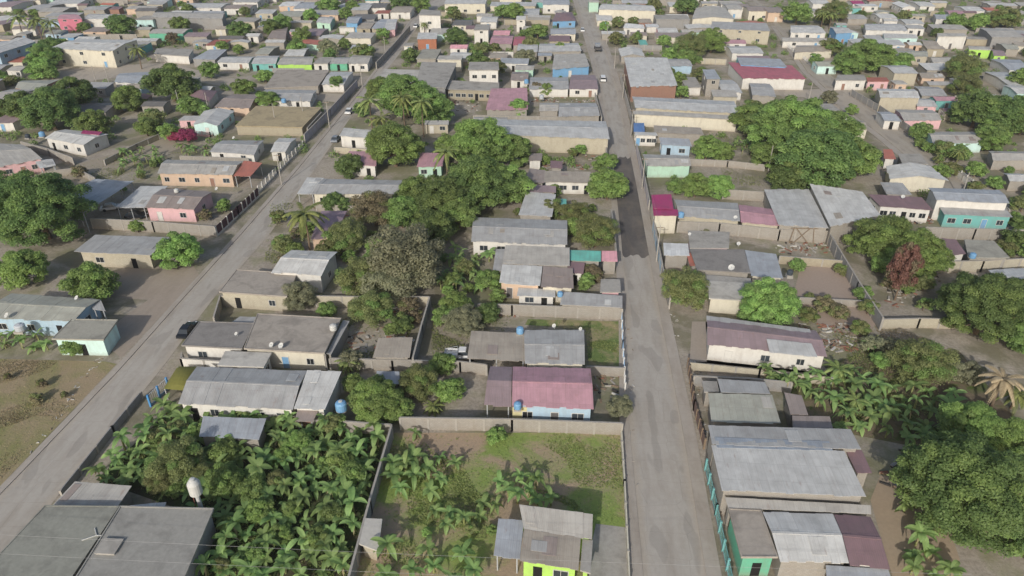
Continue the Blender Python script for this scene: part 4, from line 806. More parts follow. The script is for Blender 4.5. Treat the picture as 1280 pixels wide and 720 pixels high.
# ------------------------------------------------------------ plants
def quadmesh(name, V, mats):
    """V: (n,4,3) array of leaf quads"""
    n = len(V); me = bpy.data.meshes.new(name)
    me.vertices.add(n * 4); me.vertices.foreach_set('co', np.ascontiguousarray(V, dtype=np.float32).ravel())
    me.loops.add(n * 4); me.loops.foreach_set('vertex_index', np.arange(n * 4, dtype=np.int32))
    me.polygons.add(n); me.polygons.foreach_set('loop_start', np.arange(0, n * 4, 4, dtype=np.int32)); me.polygons.foreach_set('loop_total', np.full(n, 4, dtype=np.int32))
    for m in mats: me.materials.append(m)
    me.update(); me.validate(); return me
def leaves(C, Nrm, size, rng, aspect=.55, jit=.7):
    n = len(C); N = Nrm + rng.normal(0, jit, (n, 3)); N /= np.linalg.norm(N, axis=1)[:, None] + 1e-6
    T = np.cross(N, rng.normal(0, 1, (n, 3))); T /= np.linalg.norm(T, axis=1)[:, None] + 1e-6; B = np.cross(N, T)
    s = size * rng.uniform(.6, 1.3, (n, 1))
    return np.stack([C - T * s, C - B * s * aspect + N * s * .15, C + T * s, C + B * s * aspect + N * s * .15], 1)
def crown(seed, nleaf, nclump, leaf, clump=(.26, .42), dens=1.0, low=-.35, flat=1.0):
    """unit crown: clumps of leaves on an uneven dome, radius about 1"""
    rng = np.random.default_rng(seed); cs = []; mi = []
    ga = math.pi * (3 - 5 ** .5)
    for i in range(nclump):
        z = low + (1 - low) * ((i + .5) / nclump); r = math.sqrt(max(0, 1 - z * z)); t = ga * i + rng.uniform(-.35, .35)
        k = rng.uniform(.58, .9) * (1 if rng.uniform() > .1 else 1.12)
        if rng.uniform() < .07: continue
        cs.append((r * math.cos(t) * k, r * math.sin(t) * k, z * k * flat, rng.uniform(*clump)))
    cs.append((0, 0, 0, .5)); cs.append((.25, -.2, .1, .45)); cs.append((-.25, .2, .1, .45))
    wts = np.array([c[3] ** 2 for c in cs]); wts /= wts.sum(); out = []
    for c, wt in zip(cs, wts):
        n = int(nleaf * wt); D = rng.normal(0, 1, (n, 3)); D /= np.linalg.norm(D, axis=1)[:, None]
        D[:, 2] = np.where(D[:, 2] < -.3, -D[:, 2], D[:, 2])
        rad = c[3] * (rng.uniform(.35, 1.0, n) ** .5) * rng.uniform(.9, 1.15, n)
        C = np.array(c[:3]) + D * rad[:, None] * np.array([1, 1, .85])
        out.append(leaves(C, D * 1.0 + np.array([0, 0, .5]), leaf, rng, .6, .5)); mi += [1 if rng.uniform() < .28 else 0] * n
    return np.concatenate(out), cs, mi
def limbs(cs, h, rt, hd):
    """tapered trunk and limbs reaching into the crown; unit crown centre at z = h"""
    m = MB(); m.tube([(0, 0, 0), (.03, .02, h * .35), (.0, .03, h * .7)], [rt * 1.25, rt * .9, rt * .8], 7)
    for c in cs[::3]:
        e = Vector((c[0], c[1], h + c[2] * hd)); s = Vector((0, .03, h * .62)); mid = s.lerp(e, .5) + Vector((0, 0, -.06))
        m.tube([s, mid, e], [rt * .55, rt * .32, rt * .1], 5)
    return m
CROWNS = {}
TONE = {'dark': 'mid', 'mid': 'bright', 'bright': 'mid', 'olive': 'mid', 'grey': 'grey', 'red': 'brown', 'brown': 'olive', 'magenta': 'magenta'}
def crowns(kind):
    if kind in CROWNS: return CROWNS[kind]
    spec = {'huge': (72000, 130, .0235, (.13, .22)), 'big': (32000, 84, .034, (.16, .27)), 'mid': (16000, 48, .047, (.2, .33)), 'fine': (20000, 60, .032, (.18, .3)), 'small': (5200, 24, .08, (.28, .42)), 'sparse': (4200, 44, .05, (.16, .3)), 'far': (2200, 22, .12, (.26, .4))}[kind]
    L = []
    for k in range(4 if kind not in ('huge',) else 2):
        V, cs, mi = crown(sum(map(ord, kind)) + k * 17, *spec[:3], clump=spec[3], low=-.72)
        me = quadmesh('crown ' + kind, V, [LEAF['mid'], LEAF['mid']]); me.polygons.foreach_set('material_index', mi); tr = limbs(cs, 1.0, .06, 1.0).mesh('trunk ' + kind, BARK); L.append((me, tr))
    CROWNS[kind] = L; return L
KINDW = {'dark': 'dark green', 'mid': 'green', 'bright': 'bright green', 'olive': 'olive green', 'grey': 'grey-leaved', 'red': 'reddish-brown', 'brown': 'brownish', 'magenta': 'magenta flowering'}
TREES = []
def T(px, py, r, kind='dark', mesh=None, hk=.8, label=None, cat='tree', base=None, rm=None, stem=-.14, group=None, wname=None):
    """crown centre in the frame, crown radius in frame pixels"""
    if base is None:
        zc = 3.0
        for _ in range(3):
            p = W(px, py, zc); rad = r / scale_at(p); zc = rad * hk + rad * stem + .2
        p = W(px, py, zc)
    else:
        p = Vector(base); rad = rm; zc = rad * hk + rad * stem + .2; px, py = P((p.x, p.y, zc)); r = rad * scale_at((p.x, p.y, zc))
    if mesh is None: mesh = 'huge' if r > 55 else 'big' if r > 33 else 'mid' if r > 19 else 'small' if r > 11 else 'far'
    vs = crowns(mesh); k = R.randrange(len(vs)); me, tm = vs[k]
    small = rad * (hk + stem) + rad * hk < 2.6
    nm = wname or ('shrub' if small else 'tree'); cat = 'bush' if small and cat == 'tree' else cat
    root = empty(nm, (p.x, p.y, 0), R.uniform(0, 6.28))
    if label is None:
        sz = 'small' if rad < 2 else 'medium' if rad < 3.6 else 'large' if rad < 6 else 'very large'
        shp = R.choice(['rounded', 'spreading', 'bushy']) if mesh != 'sparse' else 'sparse'
        label = ulabel(f'{sz} {shp} {KINDW[kind]} {cat}', px, py)
    tag(root, label, cat, group)
    c = bpy.data.objects.new('crown', me); COL.objects.link(c); c.parent = root; c.location.z = zc; c.scale = (rad * R.uniform(.93, 1.07), rad * R.uniform(.93, 1.07), rad * hk)
    c.material_slots[0].link = 'OBJECT'; c.material_slots[0].material = LEAF[kind]
    c.material_slots[1].link = 'OBJECT'; c.material_slots[1].material = LEAF[TONE[kind]]
    t = bpy.data.objects.new('trunk', tm); COL.objects.link(t); t.parent = root; t.scale = (rad, rad, zc)
    TREES.append((p.x, p.y, rad)); return root
def strip(pts, wds, up, fold=.15):
    """a long leaf: two rows of quads either side of a midrib"""
    Q = []
    for i in range(len(pts) - 1):
        a, b = pts[i], pts[i + 1]; d = (b - a) / (np.linalg.norm(b - a) + 1e-6); s = np.cross(d, up); s /= np.linalg.norm(s) + 1e-6; u = np.cross(s, d)
        for sg in (-1, 1):
            Q.append([a, b, b + s * sg * wds[i + 1] + u * fold * wds[i + 1], a + s * sg * wds[i] + u * fold * wds[i]][::sg])
    return Q
def strips(name, Ls, mats, dead=()):
    """like quadmesh, but every leaf is one connected island"""
    v = []; f = []
    mi = []
    for li, (pts, wds, up, fold) in enumerate(Ls):
        n = len(pts); b = len(v); mi += [1 if li in dead else 0] * (2 * (n - 1))
        for i in range(n):
            d = pts[min(i + 1, n - 1)] - pts[max(0, i - 1)]; d = d / (np.linalg.norm(d) + 1e-6); s = np.cross(d, up); s /= np.linalg.norm(s) + 1e-6; u = np.cross(s, d)
            v += [tuple(pts[i] - s * wds[i] + u * fold * wds[i]), tuple(pts[i]), tuple(pts[i] + s * wds[i] + u * fold * wds[i])]
        for i in range(n - 1):
            k = b + 3 * i; f += [(k, k + 3, k + 4, k + 1), (k + 1, k + 4, k + 5, k + 2)]
    me = bpy.data.meshes.new(name); me.from_pydata(v, [], f)
    for m in mats: me.materials.append(m)
    me.polygons.foreach_set('material_index', mi); me.update(); return me
def arch(az, L, rise, droop, n=6, start=(0, 0, 0)):
    t = np.linspace(0, 1, n); r = L * t * (1 - .12 * t); z = L * (rise * t - droop * t * t)
    return np.stack([r * math.cos(az) + start[0], r * math.sin(az) + start[1], z + start[2]], 1)
UP = np.array([0, 0, 1.0])
def banana_mesh(seed, n=9):
    rr = random.Random(seed); Ls = []
    for i in range(n):
        az = i * 2.4 + rr.uniform(-.3, .3); e = i / n; L = rr.uniform(1.2, 2.3) * (1 - .25 * (i == n - 1)); ri = .25 + .85 * e + rr.uniform(-.1, .1); dr = .55 + .35 * (1 - e)
        pts = arch(az, L, ri, dr, 7); wd = np.array([.06, .24, .33, .34, .3, .2, .03]) * rr.uniform(.8, 1.2); Ls.append((pts, wd, UP, .22))
    nd = rr.choice([0, 1, 2, 3]); 
    for i in range(nd):
        az = rr.uniform(0, 6.28); pts = arch(az, rr.uniform(.7, 1.1), -.2, 1.1, 7); Ls.append((pts, np.array([.04, .1, .16, .16, .12, .08, .02]), UP, .3))
    return strips('banana leaves', Ls, [LEAF['banana'], LEAF['dry']], range(n, n + nd))
BAN = [banana_mesh(s, n) for s, n in ((1, 8), (2, 9), (3, 11), (4, 7), (5, 10), (6, 9), (7, 6), (8, 10), (9, 8))]
stm = MB(); stm.tube([(0, 0, 0), (.03, 0, .8), (0, .02, 1.5)], [.14, .11, .07], 7); STEMM = stm.mesh('banana stem', STEM)
BANP = []
def banana(p, s=1.0, label=None, group=None, hs=1.0):
    root = empty('banana_plant', (p[0], p[1], 0), R.uniform(0, 6.28)); tag(root, label, 'banana plant', group)
    root.scale = (s, s, s)
    h = 1.45 * hs
    l = bpy.data.objects.new('leaves', R.choice(BAN)); COL.objects.link(l); l.parent = root; l.location.z = h; l.rotation_euler = (R.uniform(-.22, .22), R.uniform(-.22, .22), 0); l.scale = (R.uniform(.85, 1.15), R.uniform(.85, 1.15), R.uniform(.7, 1.3))
    t = bpy.data.objects.new('stem', STEMM); COL.objects.link(t); t.parent = root; t.scale.z = hs; BANP.append((p[0], p[1])); return root
def palm_mesh(seed, n, L, dead=0, wd=.5):
    rr = random.Random(seed); Ls = []
    for i in range(n):
        az = i * 2.4 + rr.uniform(-.2, .2); e = (i + .5) / n; ri = -.1 + 1.15 * e; dr = .9 - .25 * e; pts = arch(az, L * rr.uniform(.85, 1.1), ri, dr, 11)
        Ls.append((pts, np.full(11, .035), UP, 0))
        for k in range(1, 21):
            t = k / 21 * 10; a = int(t); f = t - a; c = pts[a] * (1 - f) + pts[min(10, a + 1)] * f; d = pts[min(10, a + 1)] - pts[a]; d /= np.linalg.norm(d) + 1e-6
            s = np.cross(d, UP); s /= np.linalg.norm(s) + 1e-6; ln = wd * L * (.16 + .5 * math.sin(math.pi * min(1, (k / 21) ** .8)) ** .8) * .5
            for sg in (-1, 1):
                e1 = c + (s * sg * .85 + d * .5) * ln * .5 + np.array([0, 0, -.05 * ln]); e2 = c + (s * sg * .85 + d * .7) * ln + np.array([0, 0, -.45 * ln - .1 * dead])
                Ls.append((np.array([c, e1, e2]), np.array([.07, .085, .015]) * L / 2.6, UP, 0))
    return strips('palm fronds', Ls, [LEAF['palm']])
PALM = [palm_mesh(1, 17, 3.0), palm_mesh(2, 20, 3.0), palm_mesh(3, 14, 3.0)]
def palm(px, py, r, label, kind='palm', tk=2.0, cat='palm tree', hk=None):
    """frond crown centre in the frame, radius in pixels, trunk height in crown radii"""
    z = 5
    for _ in range(3):
        p = W(px, py, z); rad = r / scale_at(p); z = rad * tk
    p = W(px, py, z); root = empty('palm_tree' if tk > .8 else 'palm_bush', (p.x, p.y, 0), R.uniform(0, 6.28)); tag(root, label if not label.startswith('*') else ulabel(label[1:], px, py), cat)
    c = bpy.data.objects.new('fronds', R.choice(PALM)); COL.objects.link(c); c.parent = root; c.location.z = z; k = rad / 2.6; c.scale = (k, k, k)
    c.material_slots[0].link = 'OBJECT'; c.material_slots[0].material = LEAF[kind]
    m = MB(); m.tube([(0, 0, 0), (.12 * rad * .3, .0, z * .5), (0, 0, z + .1)], [.22, .16, .12], 7); m.build('trunk', BARK, root)
    TREES.append((p.x, p.y, rad * .7)); return root
# --- the trees one can tell apart
TL = [
 (1285, 655, 52, 'dark', None), (1300, 380, 40, 'dark', None), (1205, 612, 86, 'dark', 'the huge dense tree filling the lower right corner'), (1272, 562, 40, 'bright', 'bright green leafy tree at the right edge above the huge tree'), (1215, 535, 38, 'bright', 'bright green low tree between the banana grove and the huge tree'),
 (1232, 385, 56, 'dark', 'big dark tree at the right edge over the shaded yard'), (1290, 420, 36, 'dark', 'dark tree touching the right edge below the big dark one'), (1195, 370, 22, 'olive', None), (1275, 372, 30, 'mid', None),
 (1102, 300, 38, 'mid', 'round tree with dense green crown left of the reddish-brown tree'), (1148, 318, 38, 'bright', 'round bright tree right of and behind the reddish-brown tree'), (1115, 330, 24, 'mid', None),
 (48, 262, 60, 'dark', 'big dense round tree at the left edge below the pink house'), (10, 245, 34, 'dark', None), (27, 337, 31, 'bright', 'bright green tree at the left edge below the big round tree'), (222, 314, 29, 'bright', 'light green leafy tree beside the kerb of the left road'),
 (112, 355, 32, 'mid', 'rounded green bush mound on the packed dirt at the left'), (90, 435, 14, 'mid', 'small round bush against the cream wall of the shop-like house'), (171, 283, 9, 'bright', 'small young tree in front of the long garden wall'), (279, 257, 9, 'mid', 'small clipped bush beside the pink house'),
 (213, 106, 30, 'dark', 'tall dense dark tree behind the white house at upper left'), (62, 138, 36, 'dark', None), (95, 118, 26, 'dark', None), (25, 135, 24, 'dark', None), (115, 155, 22, 'mid', None), (160, 124, 21, 'mid', None), (55, 72, 20, 'mid', None), (153, 33, 18, 'dark', None), (105, 36, 9, 'mid', None),
 (493, 184, 37, 'mid', 'tall green tree below the palms right of the left road'), (508, 122, 36, 'mid', 'leafy tree behind the palms by the grey corner building'), (540, 138, 26, 'mid', None), (476, 112, 20, 'mid', None), (600, 182, 40, 'bright', 'bright green dome shaped tree left of the long low warehouse'), (560, 186, 20, 'bright', None), (640, 190, 26, 'mid', None),
 (598, 232, 44, 'dark', 'dense tree in the middle of the wooded yard'), (635, 232, 32, 'mid', 'green tree at the right end of the wooded yard'), (552, 250, 38, 'dark', 'dark tree in the wooded yard left of the dense middle one'), (520, 240, 26, 'mid', None), (540, 285, 30, 'dark', None), (575, 268, 26, 'mid', None), (502, 268, 26, 'mid', None),
 (468, 262, 30, 'brown', 'brownish tree between the long grey tin house and the grey-leaved tree'), (432, 296, 28, 'olive', None), (455, 345, 34, 'olive', 'olive tree at the left foot of the grey-leaved tree'), (352, 305, 13, 'olive', None), (412, 312, 16, 'olive', None), (435, 208, 18, 'dark', None), (415, 252, 14, 'dark', None),
 (464, 386, 27, 'olive', 'the round olive tree in the walled yard'), (374, 370, 23, 'grey', 'grey-green bushy tree beside the grey slab house'), (568, 380, 20, 'bright', None), (578, 402, 24, 'grey', 'pale grey-green bushy tree behind the white pickup'), (610, 392, 15, 'dark', None), (556, 395, 16, 'mid', None), (612, 350, 16, 'mid', None),
 (522, 478, 27, 'olive', 'round olive tree above the far wall of the grassy lot'), (553, 455, 17, 'mid', 'round green bush below the white pickup'), (562, 488, 18, 'bright', 'round bright bush left of the mauve house'), (470, 500, 34, 'mid', 'dense green tree right of the blue water tank'), (497, 512, 20, 'mid', None), (440, 480, 14, 'mid', None),
 (222, 578, 36, 'olive', 'olive yellow tree in the plantation behind the white water tower'), (205, 600, 22, 'olive', None), (252, 595, 20, 'olive', None), (280, 600, 24, 'mid', None), (372, 552, 20, 'bright', 'lime green bush at the back of the plantation'), (355, 570, 15, 'bright', None), (352, 668, 14, 'bright', None), (395, 672, 16, 'mid', None), (285, 655, 12, 'mid', None),
 (760, 232, 27, 'bright', 'bright bushy tree overhanging the dark asphalt'), (757, 205, 15, 'bright', None), (720, 268, 22, 'olive', None), (690, 262, 15, 'olive', None), (745, 290, 30, 'olive', 'olive green tree at the street wall right of the grey tin house'), (715, 285, 14, 'bright', None), (740, 342, 13, 'brown', None), (733, 353, 11, 'mid', None),
 (857, 360, 33, 'olive', 'the bushy street tree on the right pavement'), (882, 298, 11, 'grey', 'small potted tree on the grey slab room'), (960, 380, 38, 'bright', 'round bright green tree right of the bushy street tree'), (775, 508, 18, 'grey', 'small grey-green tree on the pavement beside the mauve house'),
 (870, 233, 20, 'bright', 'trimmed round green tree nearest the street behind the magenta building'), (898, 234, 20, 'bright', 'second trimmed round green tree right of its twin'), (884, 186, 20, 'bright', 'trimmed round tree behind the mint walled house'), (905, 190, 14, 'bright', None), (845, 234, 12, 'mid', None),
 (990, 165, 56, 'mid', 'very large green tree right of the long beige warehouse'), (1020, 200, 50, 'dark', None), (1068, 200, 32, 'bright', 'bright green tree at the right end of the big tree group'), (945, 150, 28, 'mid', None), (960, 195, 22, 'mid', None), (1040, 165, 34, 'mid', None), (985, 222, 26, 'dark', None),
 (862, 58, 22, 'olive', 'dull green tree below the cream gabled hall'), (890, 52, 20, 'bright', None), (838, 68, 10, 'bright', None), (830, 52, 9, 'bright', None), (858, 8, 15, 'dark', None), (1080, 72, 26, 'mid', None), (1100, 70, 20, 'bright', None), (1062, 80, 20, 'mid', None), (997, 18, 17, 'bright', None), (1045, 14, 18, 'olive', None), (1030, 20, 12, 'olive', None),
 (1222, 138, 32, 'dark', 'big dark tree at upper right beside its group'), (1255, 145, 30, 'dark', None), (1205, 85, 24, 'olive', None), (1208, 108, 20, 'olive', None), (1280, 150, 26, 'dark', None), (1240, 175, 20, 'mid', None), (1258, 22, 17, 'olive', None), (1245, 25, 12, 'olive', None), (1195, 28, 12, 'mid', None), (1222, 28, 12, 'bright', None),
 (1155, 455, 38, 'olive', 'sparse olive-green tree above the banana grove'), (1040, 60, 14, 'olive', None), (1130, 20, 8, 'olive', None), (1280, 100, 18, 'bright', None), (1275, 280, 14, 'dark', None), (1220, 212, 12, 'bright', 'small rounded green hedge bush behind the white balustrade'), (1262, 213, 6, 'mid', None),
 (700, 60, 8, 'bright', None), (672, 40, 13, 'mid', None), (663, 55, 10, 'olive', None), (655, 72, 12, 'grey', None), (645, 15, 12, 'bright', None), (628, 15, 10, 'mid', None), (567, 18, 10, 'olive', None), (590, 10, 6, 'bright', None), (570, 46, 14, 'dark', None), (512, 70, 10, 'dark', None), (600, 64, 12, 'olive', None), (618, 62, 9, 'olive', None), (682, 112, 9, 'bright', None), (670, 110, 8, 'brown', None), (648, 135, 12, 'bright', None),
 (370, 60, 12, 'mid', None), (378, 45, 12, 'mid', None), (352, 30, 12, 'mid', None), (340, 35, 12, 'dark', None), (410, 8, 14, 'mid', None), (432, 18, 9, 'bright', None), (440, 8, 9, 'mid', None), (388, 20, 10, 'bright', None), (410, 60, 12, 'grey', None), (412, 70, 9, 'dark', None), (430, 55, 8, 'mid', None), (500, 2, 12, 'dark', None), (525, 5, 12, 'mid', None), (420, 105, 10, 'dark', None), (335, 125, 14, 'mid', None), (300, 38, 14, 'dark', None), (278, 58, 8, 'mid', None), (298, 62, 7, 'bright', None),
 (225, 32, 12, 'mid', None), (215, 48, 8, 'brown', None), (262, 88, 12, 'mid', None), (305, 110, 14, 'mid', None), (235, 12, 8, 'mid', None), (190, 150, 16, 'olive', None), (182, 160, 14, 'mid', None), (212, 165, 12, 'bright', None), (795, 48, 8, 'olive', None), (770, 48, 9, 'olive', None), (755, 33, 7, 'bright', None), (772, 28, 8, 'olive', None), (818, 8, 10, 'olive', None), (848, 100, 10, 'mid', None), (852, 116, 9, 'mid', None), (835, 92, 9, 'olive', None), (893, 98, 8, 'mid', None),
 (1036, 122, 10, 'grey', None), (1065, 137, 8, 'bright', None), (1150, 165, 14, 'mid', None), (1180, 188, 14, 'olive', None), (1200, 192, 12, 'mid', None), (1130, 75, 10, 'mid', None), (1020, 75, 9, 'mid', None), (1175, 20, 6, 'mid', None), (1270, 300, 16, 'dark', None), (1280, 255, 14, 'olive', None),
 (365, 440, 12, 'mid', None), (440, 450, 16, 'grey', 'spiky grey shrub beside the concrete posts of the wide house'), (505, 490, 14, 'brown', None), (620, 545, 12, 'bright', 'small bright shrub just inside the far wall of the grassy lot'), (1090, 430, 13, 'grey', None), (1075, 410, 12, 'olive', None), (1100, 450, 12, 'mid', None), (565, 350, 13, 'mid', None), (580, 335, 12, 'olive', None),
]
for (x, y, r, k, lab) in TL: T(x, y, r, k, label=lab, mesh='sparse' if (k == 'grey' and r > 34) else ('fine' if k in ('olive', 'grey', 'brown') and r > 17 else None), hk=.8 if r > 12 else .9)
T(505, 325, 54, 'grey', 'fine', 0.8, 'the big grey-leaved tree between the left road and the central street'); T(490, 350, 40, 'grey', 'fine', .7, 'lower grey-leaved tree merging with the front of the big grey one')
T(1131, 336, 18, 'red', 'mid', 2.0, 'the reddish-brown tall tree between two green trees', stem=.5)
T(233, 170, 12, 'magenta', 'small', .7, 'the magenta bougainvillea in front of the pink porch', cat='bougainvillea', stem=.05, wname='bougainvillea')
T(218, 171, 9, 'magenta', 'small', .6, 'smaller left clump of the magenta bougainvillea', cat='bougainvillea', stem=.05, wname='bougainvillea')
palm(380, 268, 27, 'yellow-green coconut palm beside the left road above the folded tin roof', tk=1.9)
palm(462, 126, 17, 'tall palm on the left road corner right of the white car', tk=2.4); palm(476, 148, 16, 'second palm below the corner palm, with drooping yellow fronds', tk=1.8)
palm(503, 122, 15, 'palm rising out of the leafy tree by the corner building', tk=2.8); palm(527, 128, 16, 'right hand palm among the leafy trees by the corner building', tk=2.8)
palm(558, 190, 18, 'yellowish palm between the faded pink roof and the bright dome tree', tk=2.2); palm(171, 62, 12, 'palm standing right of the cream two-storey building', tk=2.0)
palm(22, 22, 12, 'leftmost of the palms in the top left corner', tk=2.0); palm(45, 25, 12, 'middle one of the palms in the top left corner', tk=2.0); palm(62, 28, 12, 'rightmost of the palms in the top left corner', tk=2.0)
palm(1254, 474, 26, 'the dried brown palm at the right edge', kind='deadpalm', tk=1.7); palm(1272, 492, 20, 'green-yellow palm half hidden beside the dried brown one', tk=1.2)
palm(1030, 16, 9, 'yellowish palm left of the pair at the upper right', tk=2.0); palm(1040, 18, 9, 'yellowish palm right of the pair at the upper right', tk=2.0); palm(1048, 462, 20, 'low bushy palm below the right end of the long white house', tk=.75, cat='palm bush'); palm(1070, 500, 18, 'low palm in the middle of the banana grove on the right', tk=.9, cat='palm bush')
palm(542, 508, 13, 'low pale palm left of the mauve house above the lot wall', tk=.6, cat='palm bush'); palm(435, 453, 15, 'spiky young palm beside the wide flat roofed house', tk=1.0); palm(1200, 190, 10, '*small palm', tk=2)
palm(530, 30, 6, '*small palm', tk=2.2); palm(305, 515, 12, 'spindly palm leaning over the grey shed in the plantation', tk=1.4)
# --- banana plants
def inpoly(x, y, pl):
    c = False; n = len(pl)
    for i in range(n):
        a, b = pl[i], pl[(i + 1) % n]
        if (a[1] > y) != (b[1] > y) and x < (b[0] - a[0]) * (y - a[1]) / (b[1] - a[1]) + a[0]: c = not c
    return c
def free(x, y, m=.4):
    return not any(abs(x - f[0]) < f[2] + m and abs(y - f[1]) < f[3] + m for f in FOOT)
def patch(poly, d, n, label, group, s=(.68, 1.06), hs=(.6, 1.5), seed=3, treegap=True):
    rr = random.Random(seed); pl = [tuple(W(*p).xy) for p in poly]; xs = [p[0] for p in pl]; ys = [p[1] for p in pl]; got = []
    for _ in range(n * 60):
        x, y = rr.uniform(min(xs), max(xs)), rr.uniform(min(ys), max(ys))
        if not inpoly(x, y, pl) or not free(x, y): continue
        if any((x - a) ** 2 + (y - b) ** 2 < d * d for a, b in BANP): continue
        if treegap and any((x - a) ** 2 + (y - b) ** 2 < (c * .6) ** 2 for a, b, c in TREES): continue
        banana((x, y), rr.uniform(*s), label, group, rr.uniform(*hs)); got.append((x, y))
        if len(got) >= n: break
patch([(128, 592), (202, 516), (235, 522), (476, 543), (455, 625), (428, 730), (240, 730), (262, 655), (215, 622), (118, 604)], 1.62, 205, 'banana plant in the dense walled plantation at the lower left', 'banana plants of the walled plantation', seed=5)
patch([(490, 580), (520, 580), (522, 628), (485, 632)], 1.6, 6, 'banana plant clumped against the right side of the plantation wall', 'banana clump at the plantation wall', seed=6)
patch([(530, 575), (570, 570), (575, 625), (535, 628)], 1.9, 5, 'banana plant in the loose middle clump of the grassy lot', 'loose banana clump in the lot', seed=7, s=(.7, .95))
patch([(535, 640), (605, 635), (606, 665), (540, 672)], 1.8, 6, 'banana plant in the lower clump of the grassy lot', 'lower banana clump in the lot', seed=8)
patch([(640, 600), (695, 612), (690, 635), (632, 628)], 1.5, 7, 'banana plant behind the lime green house', 'banana plants behind the lime house', seed=9)
patch([(470, 690), (600, 690), (600, 735), (465, 735)], 2.1, 8, 'banana plant at the bottom edge of the grassy lot', 'banana plants at the bottom of the lot', seed=10)
patch([(1000, 478), (1060, 470), (1120, 490), (1190, 500), (1190, 560), (1050, 545), (1040, 520), (1000, 500)], 1.9, 60, 'banana plant in the dark grove right of the workshop roof', 'banana plants of the right grove', seed=11)
patch([(950, 470), (1000, 475), (1000, 490), (965, 488)], 1.7, 7, 'banana plant between the white house and the stepped tin roofs', 'banana plants behind the stepped tin roofs', seed=12)
patch([(560, 318), (625, 318), (618, 372), (548, 366)], 2.0, 16, 'banana plant in the clump right of the grey-leaved tree', 'banana clump right of the grey-leaved tree', seed=13)
patch([(0, 405), (65, 415), (60, 442), (0, 440)], 1.8, 14, 'banana plant below the pale blue sided house at the left edge', 'banana plants at the left edge', seed=14)
patch([(150, 192), (200, 185), (205, 205), (148, 222)], 2.4, 16, 'banana plant in the grove left of the peach house', 'banana grove left of the peach house', seed=15)
patch([(225, 190), (278, 182), (278, 198), (225, 200)], 2.4, 8, 'banana plant in the row behind the peach house', 'banana row behind the peach house', seed=16)
patch([(915, 180), (955, 182), (955, 205), (915, 204)], 2.4, 8, 'banana plant beside the trimmed tree behind the mint walled house', 'banana plants beside the trimmed trees', seed=17)
patch([(1120, 690), (1160, 670), (1190, 730), (1120, 730)], 1.8, 6, 'banana plant at the bottom right below the huge tree', 'banana plants below the huge tree', seed=18)
patch([(1180, 180), (1220, 185), (1205, 200), (1170, 192)], 2.6, 6, 'banana plant beside the right road near the maroon porch', 'banana plants by the right road', seed=19)
for (x, y, s, lb) in ((620, 640, .8, 'lone small banana plant left of the lime green house'), (625, 610, .8, 'thin banana plant in the middle of the grassy lot'), (520, 548, .7, 'pale banana plant at the back left corner of the lot'), (1130, 640, .8, 'banana sapling beside the workshop yard'), (1085, 440, .8, 'lone banana plant on the bare dirt right of the white house')):
    p = W(x, y); banana((p.x, p.y), s, lb)
# --- weeds, one object per kind of ground cover
from mathutils import noise as mn
def cover(name, polys, n, kind, size, label, seed, z=.08, thr=.04):
    rng = np.random.default_rng(seed); pts = []
    for pl, k in polys:
        pl = [tuple(W(*p).xy) for p in pl]; xs = [p[0] for p in pl]; ys = [p[1] for p in pl]; got = 0; tries = 0
        cl = [(rng.uniform(min(xs), max(xs)), rng.uniform(min(ys), max(ys)), rng.uniform(1, 3.2)) for _ in range(60)]
        while got < n * k and tries < n * 40:
            tries += 1
            c = cl[rng.integers(60)]; x, y = c[0] + rng.normal(0, c[2]), c[1] + rng.normal(0, c[2])
            if mn.noise(Vector((x * .13 + seed, y * .13, 0))) < thr and rng.uniform() < .93: continue
            if inpoly(x, y, pl) and free(x, y, .1): pts.append((x, y, rng.uniform(.02, z * 2))); got += 1
    C = np.array(pts); V = leaves(C, np.tile([0, 0, .8], (len(C), 1)), size, rng, .4, .6)
    V[:, :, 2] = np.maximum(V[:, :, 2], .03)
    o = bpy.data.objects.new(name, quadmesh(name, V, [LEAF[kind]])); COL.objects.link(o); o['kind'] = 'stuff'; o['label'] = label; return o
cover('grass_tufts', [([(492, 543), (776, 543), (786, 660), (745, 650), (640, 600), (600, 690), (445, 725)], 1.0), ([(125, 600), (205, 525), (480, 545), (432, 730), (240, 730)], .9), ([(662, 400), (775, 403), (777, 456), (736, 455)], .15)], 9000, 'grass', .15, 'green grass and weeds in the grassy lot and plantation', 1, .05)
cover('dry_weeds', [([(-40, 450), (130, 452), (140, 458), (0, 600), (-60, 650)], 1.0), ([(1000, 400), (1100, 400), (1200, 440), (1150, 500), (1040, 440)], .8)], 5000, 'dry', .13, 'dry brown weeds on the open field and bare yards', 2, .04)
cover('yard_weeds', [([(340, 240), (400, 245), (420, 330), (330, 330)], .35), ([(900, 205), (1000, 215), (1000, 235), (905, 232)], .2), ([(540, 380), (640, 385), (630, 450), (540, 446)], .4), ([(380, 400), (520, 400), (500, 450), (420, 446)], .25), ([(100, 200), (230, 190), (180, 225), (60, 230)], .4), ([(980, 400), (1100, 420), (1220, 520), (1040, 530)], .6), ([(860, 110), (960, 120), (1000, 220), (880, 180)], .4)], 5000, 'olive', .18, 'low green weeds in the dusty back yards', 3, .12)

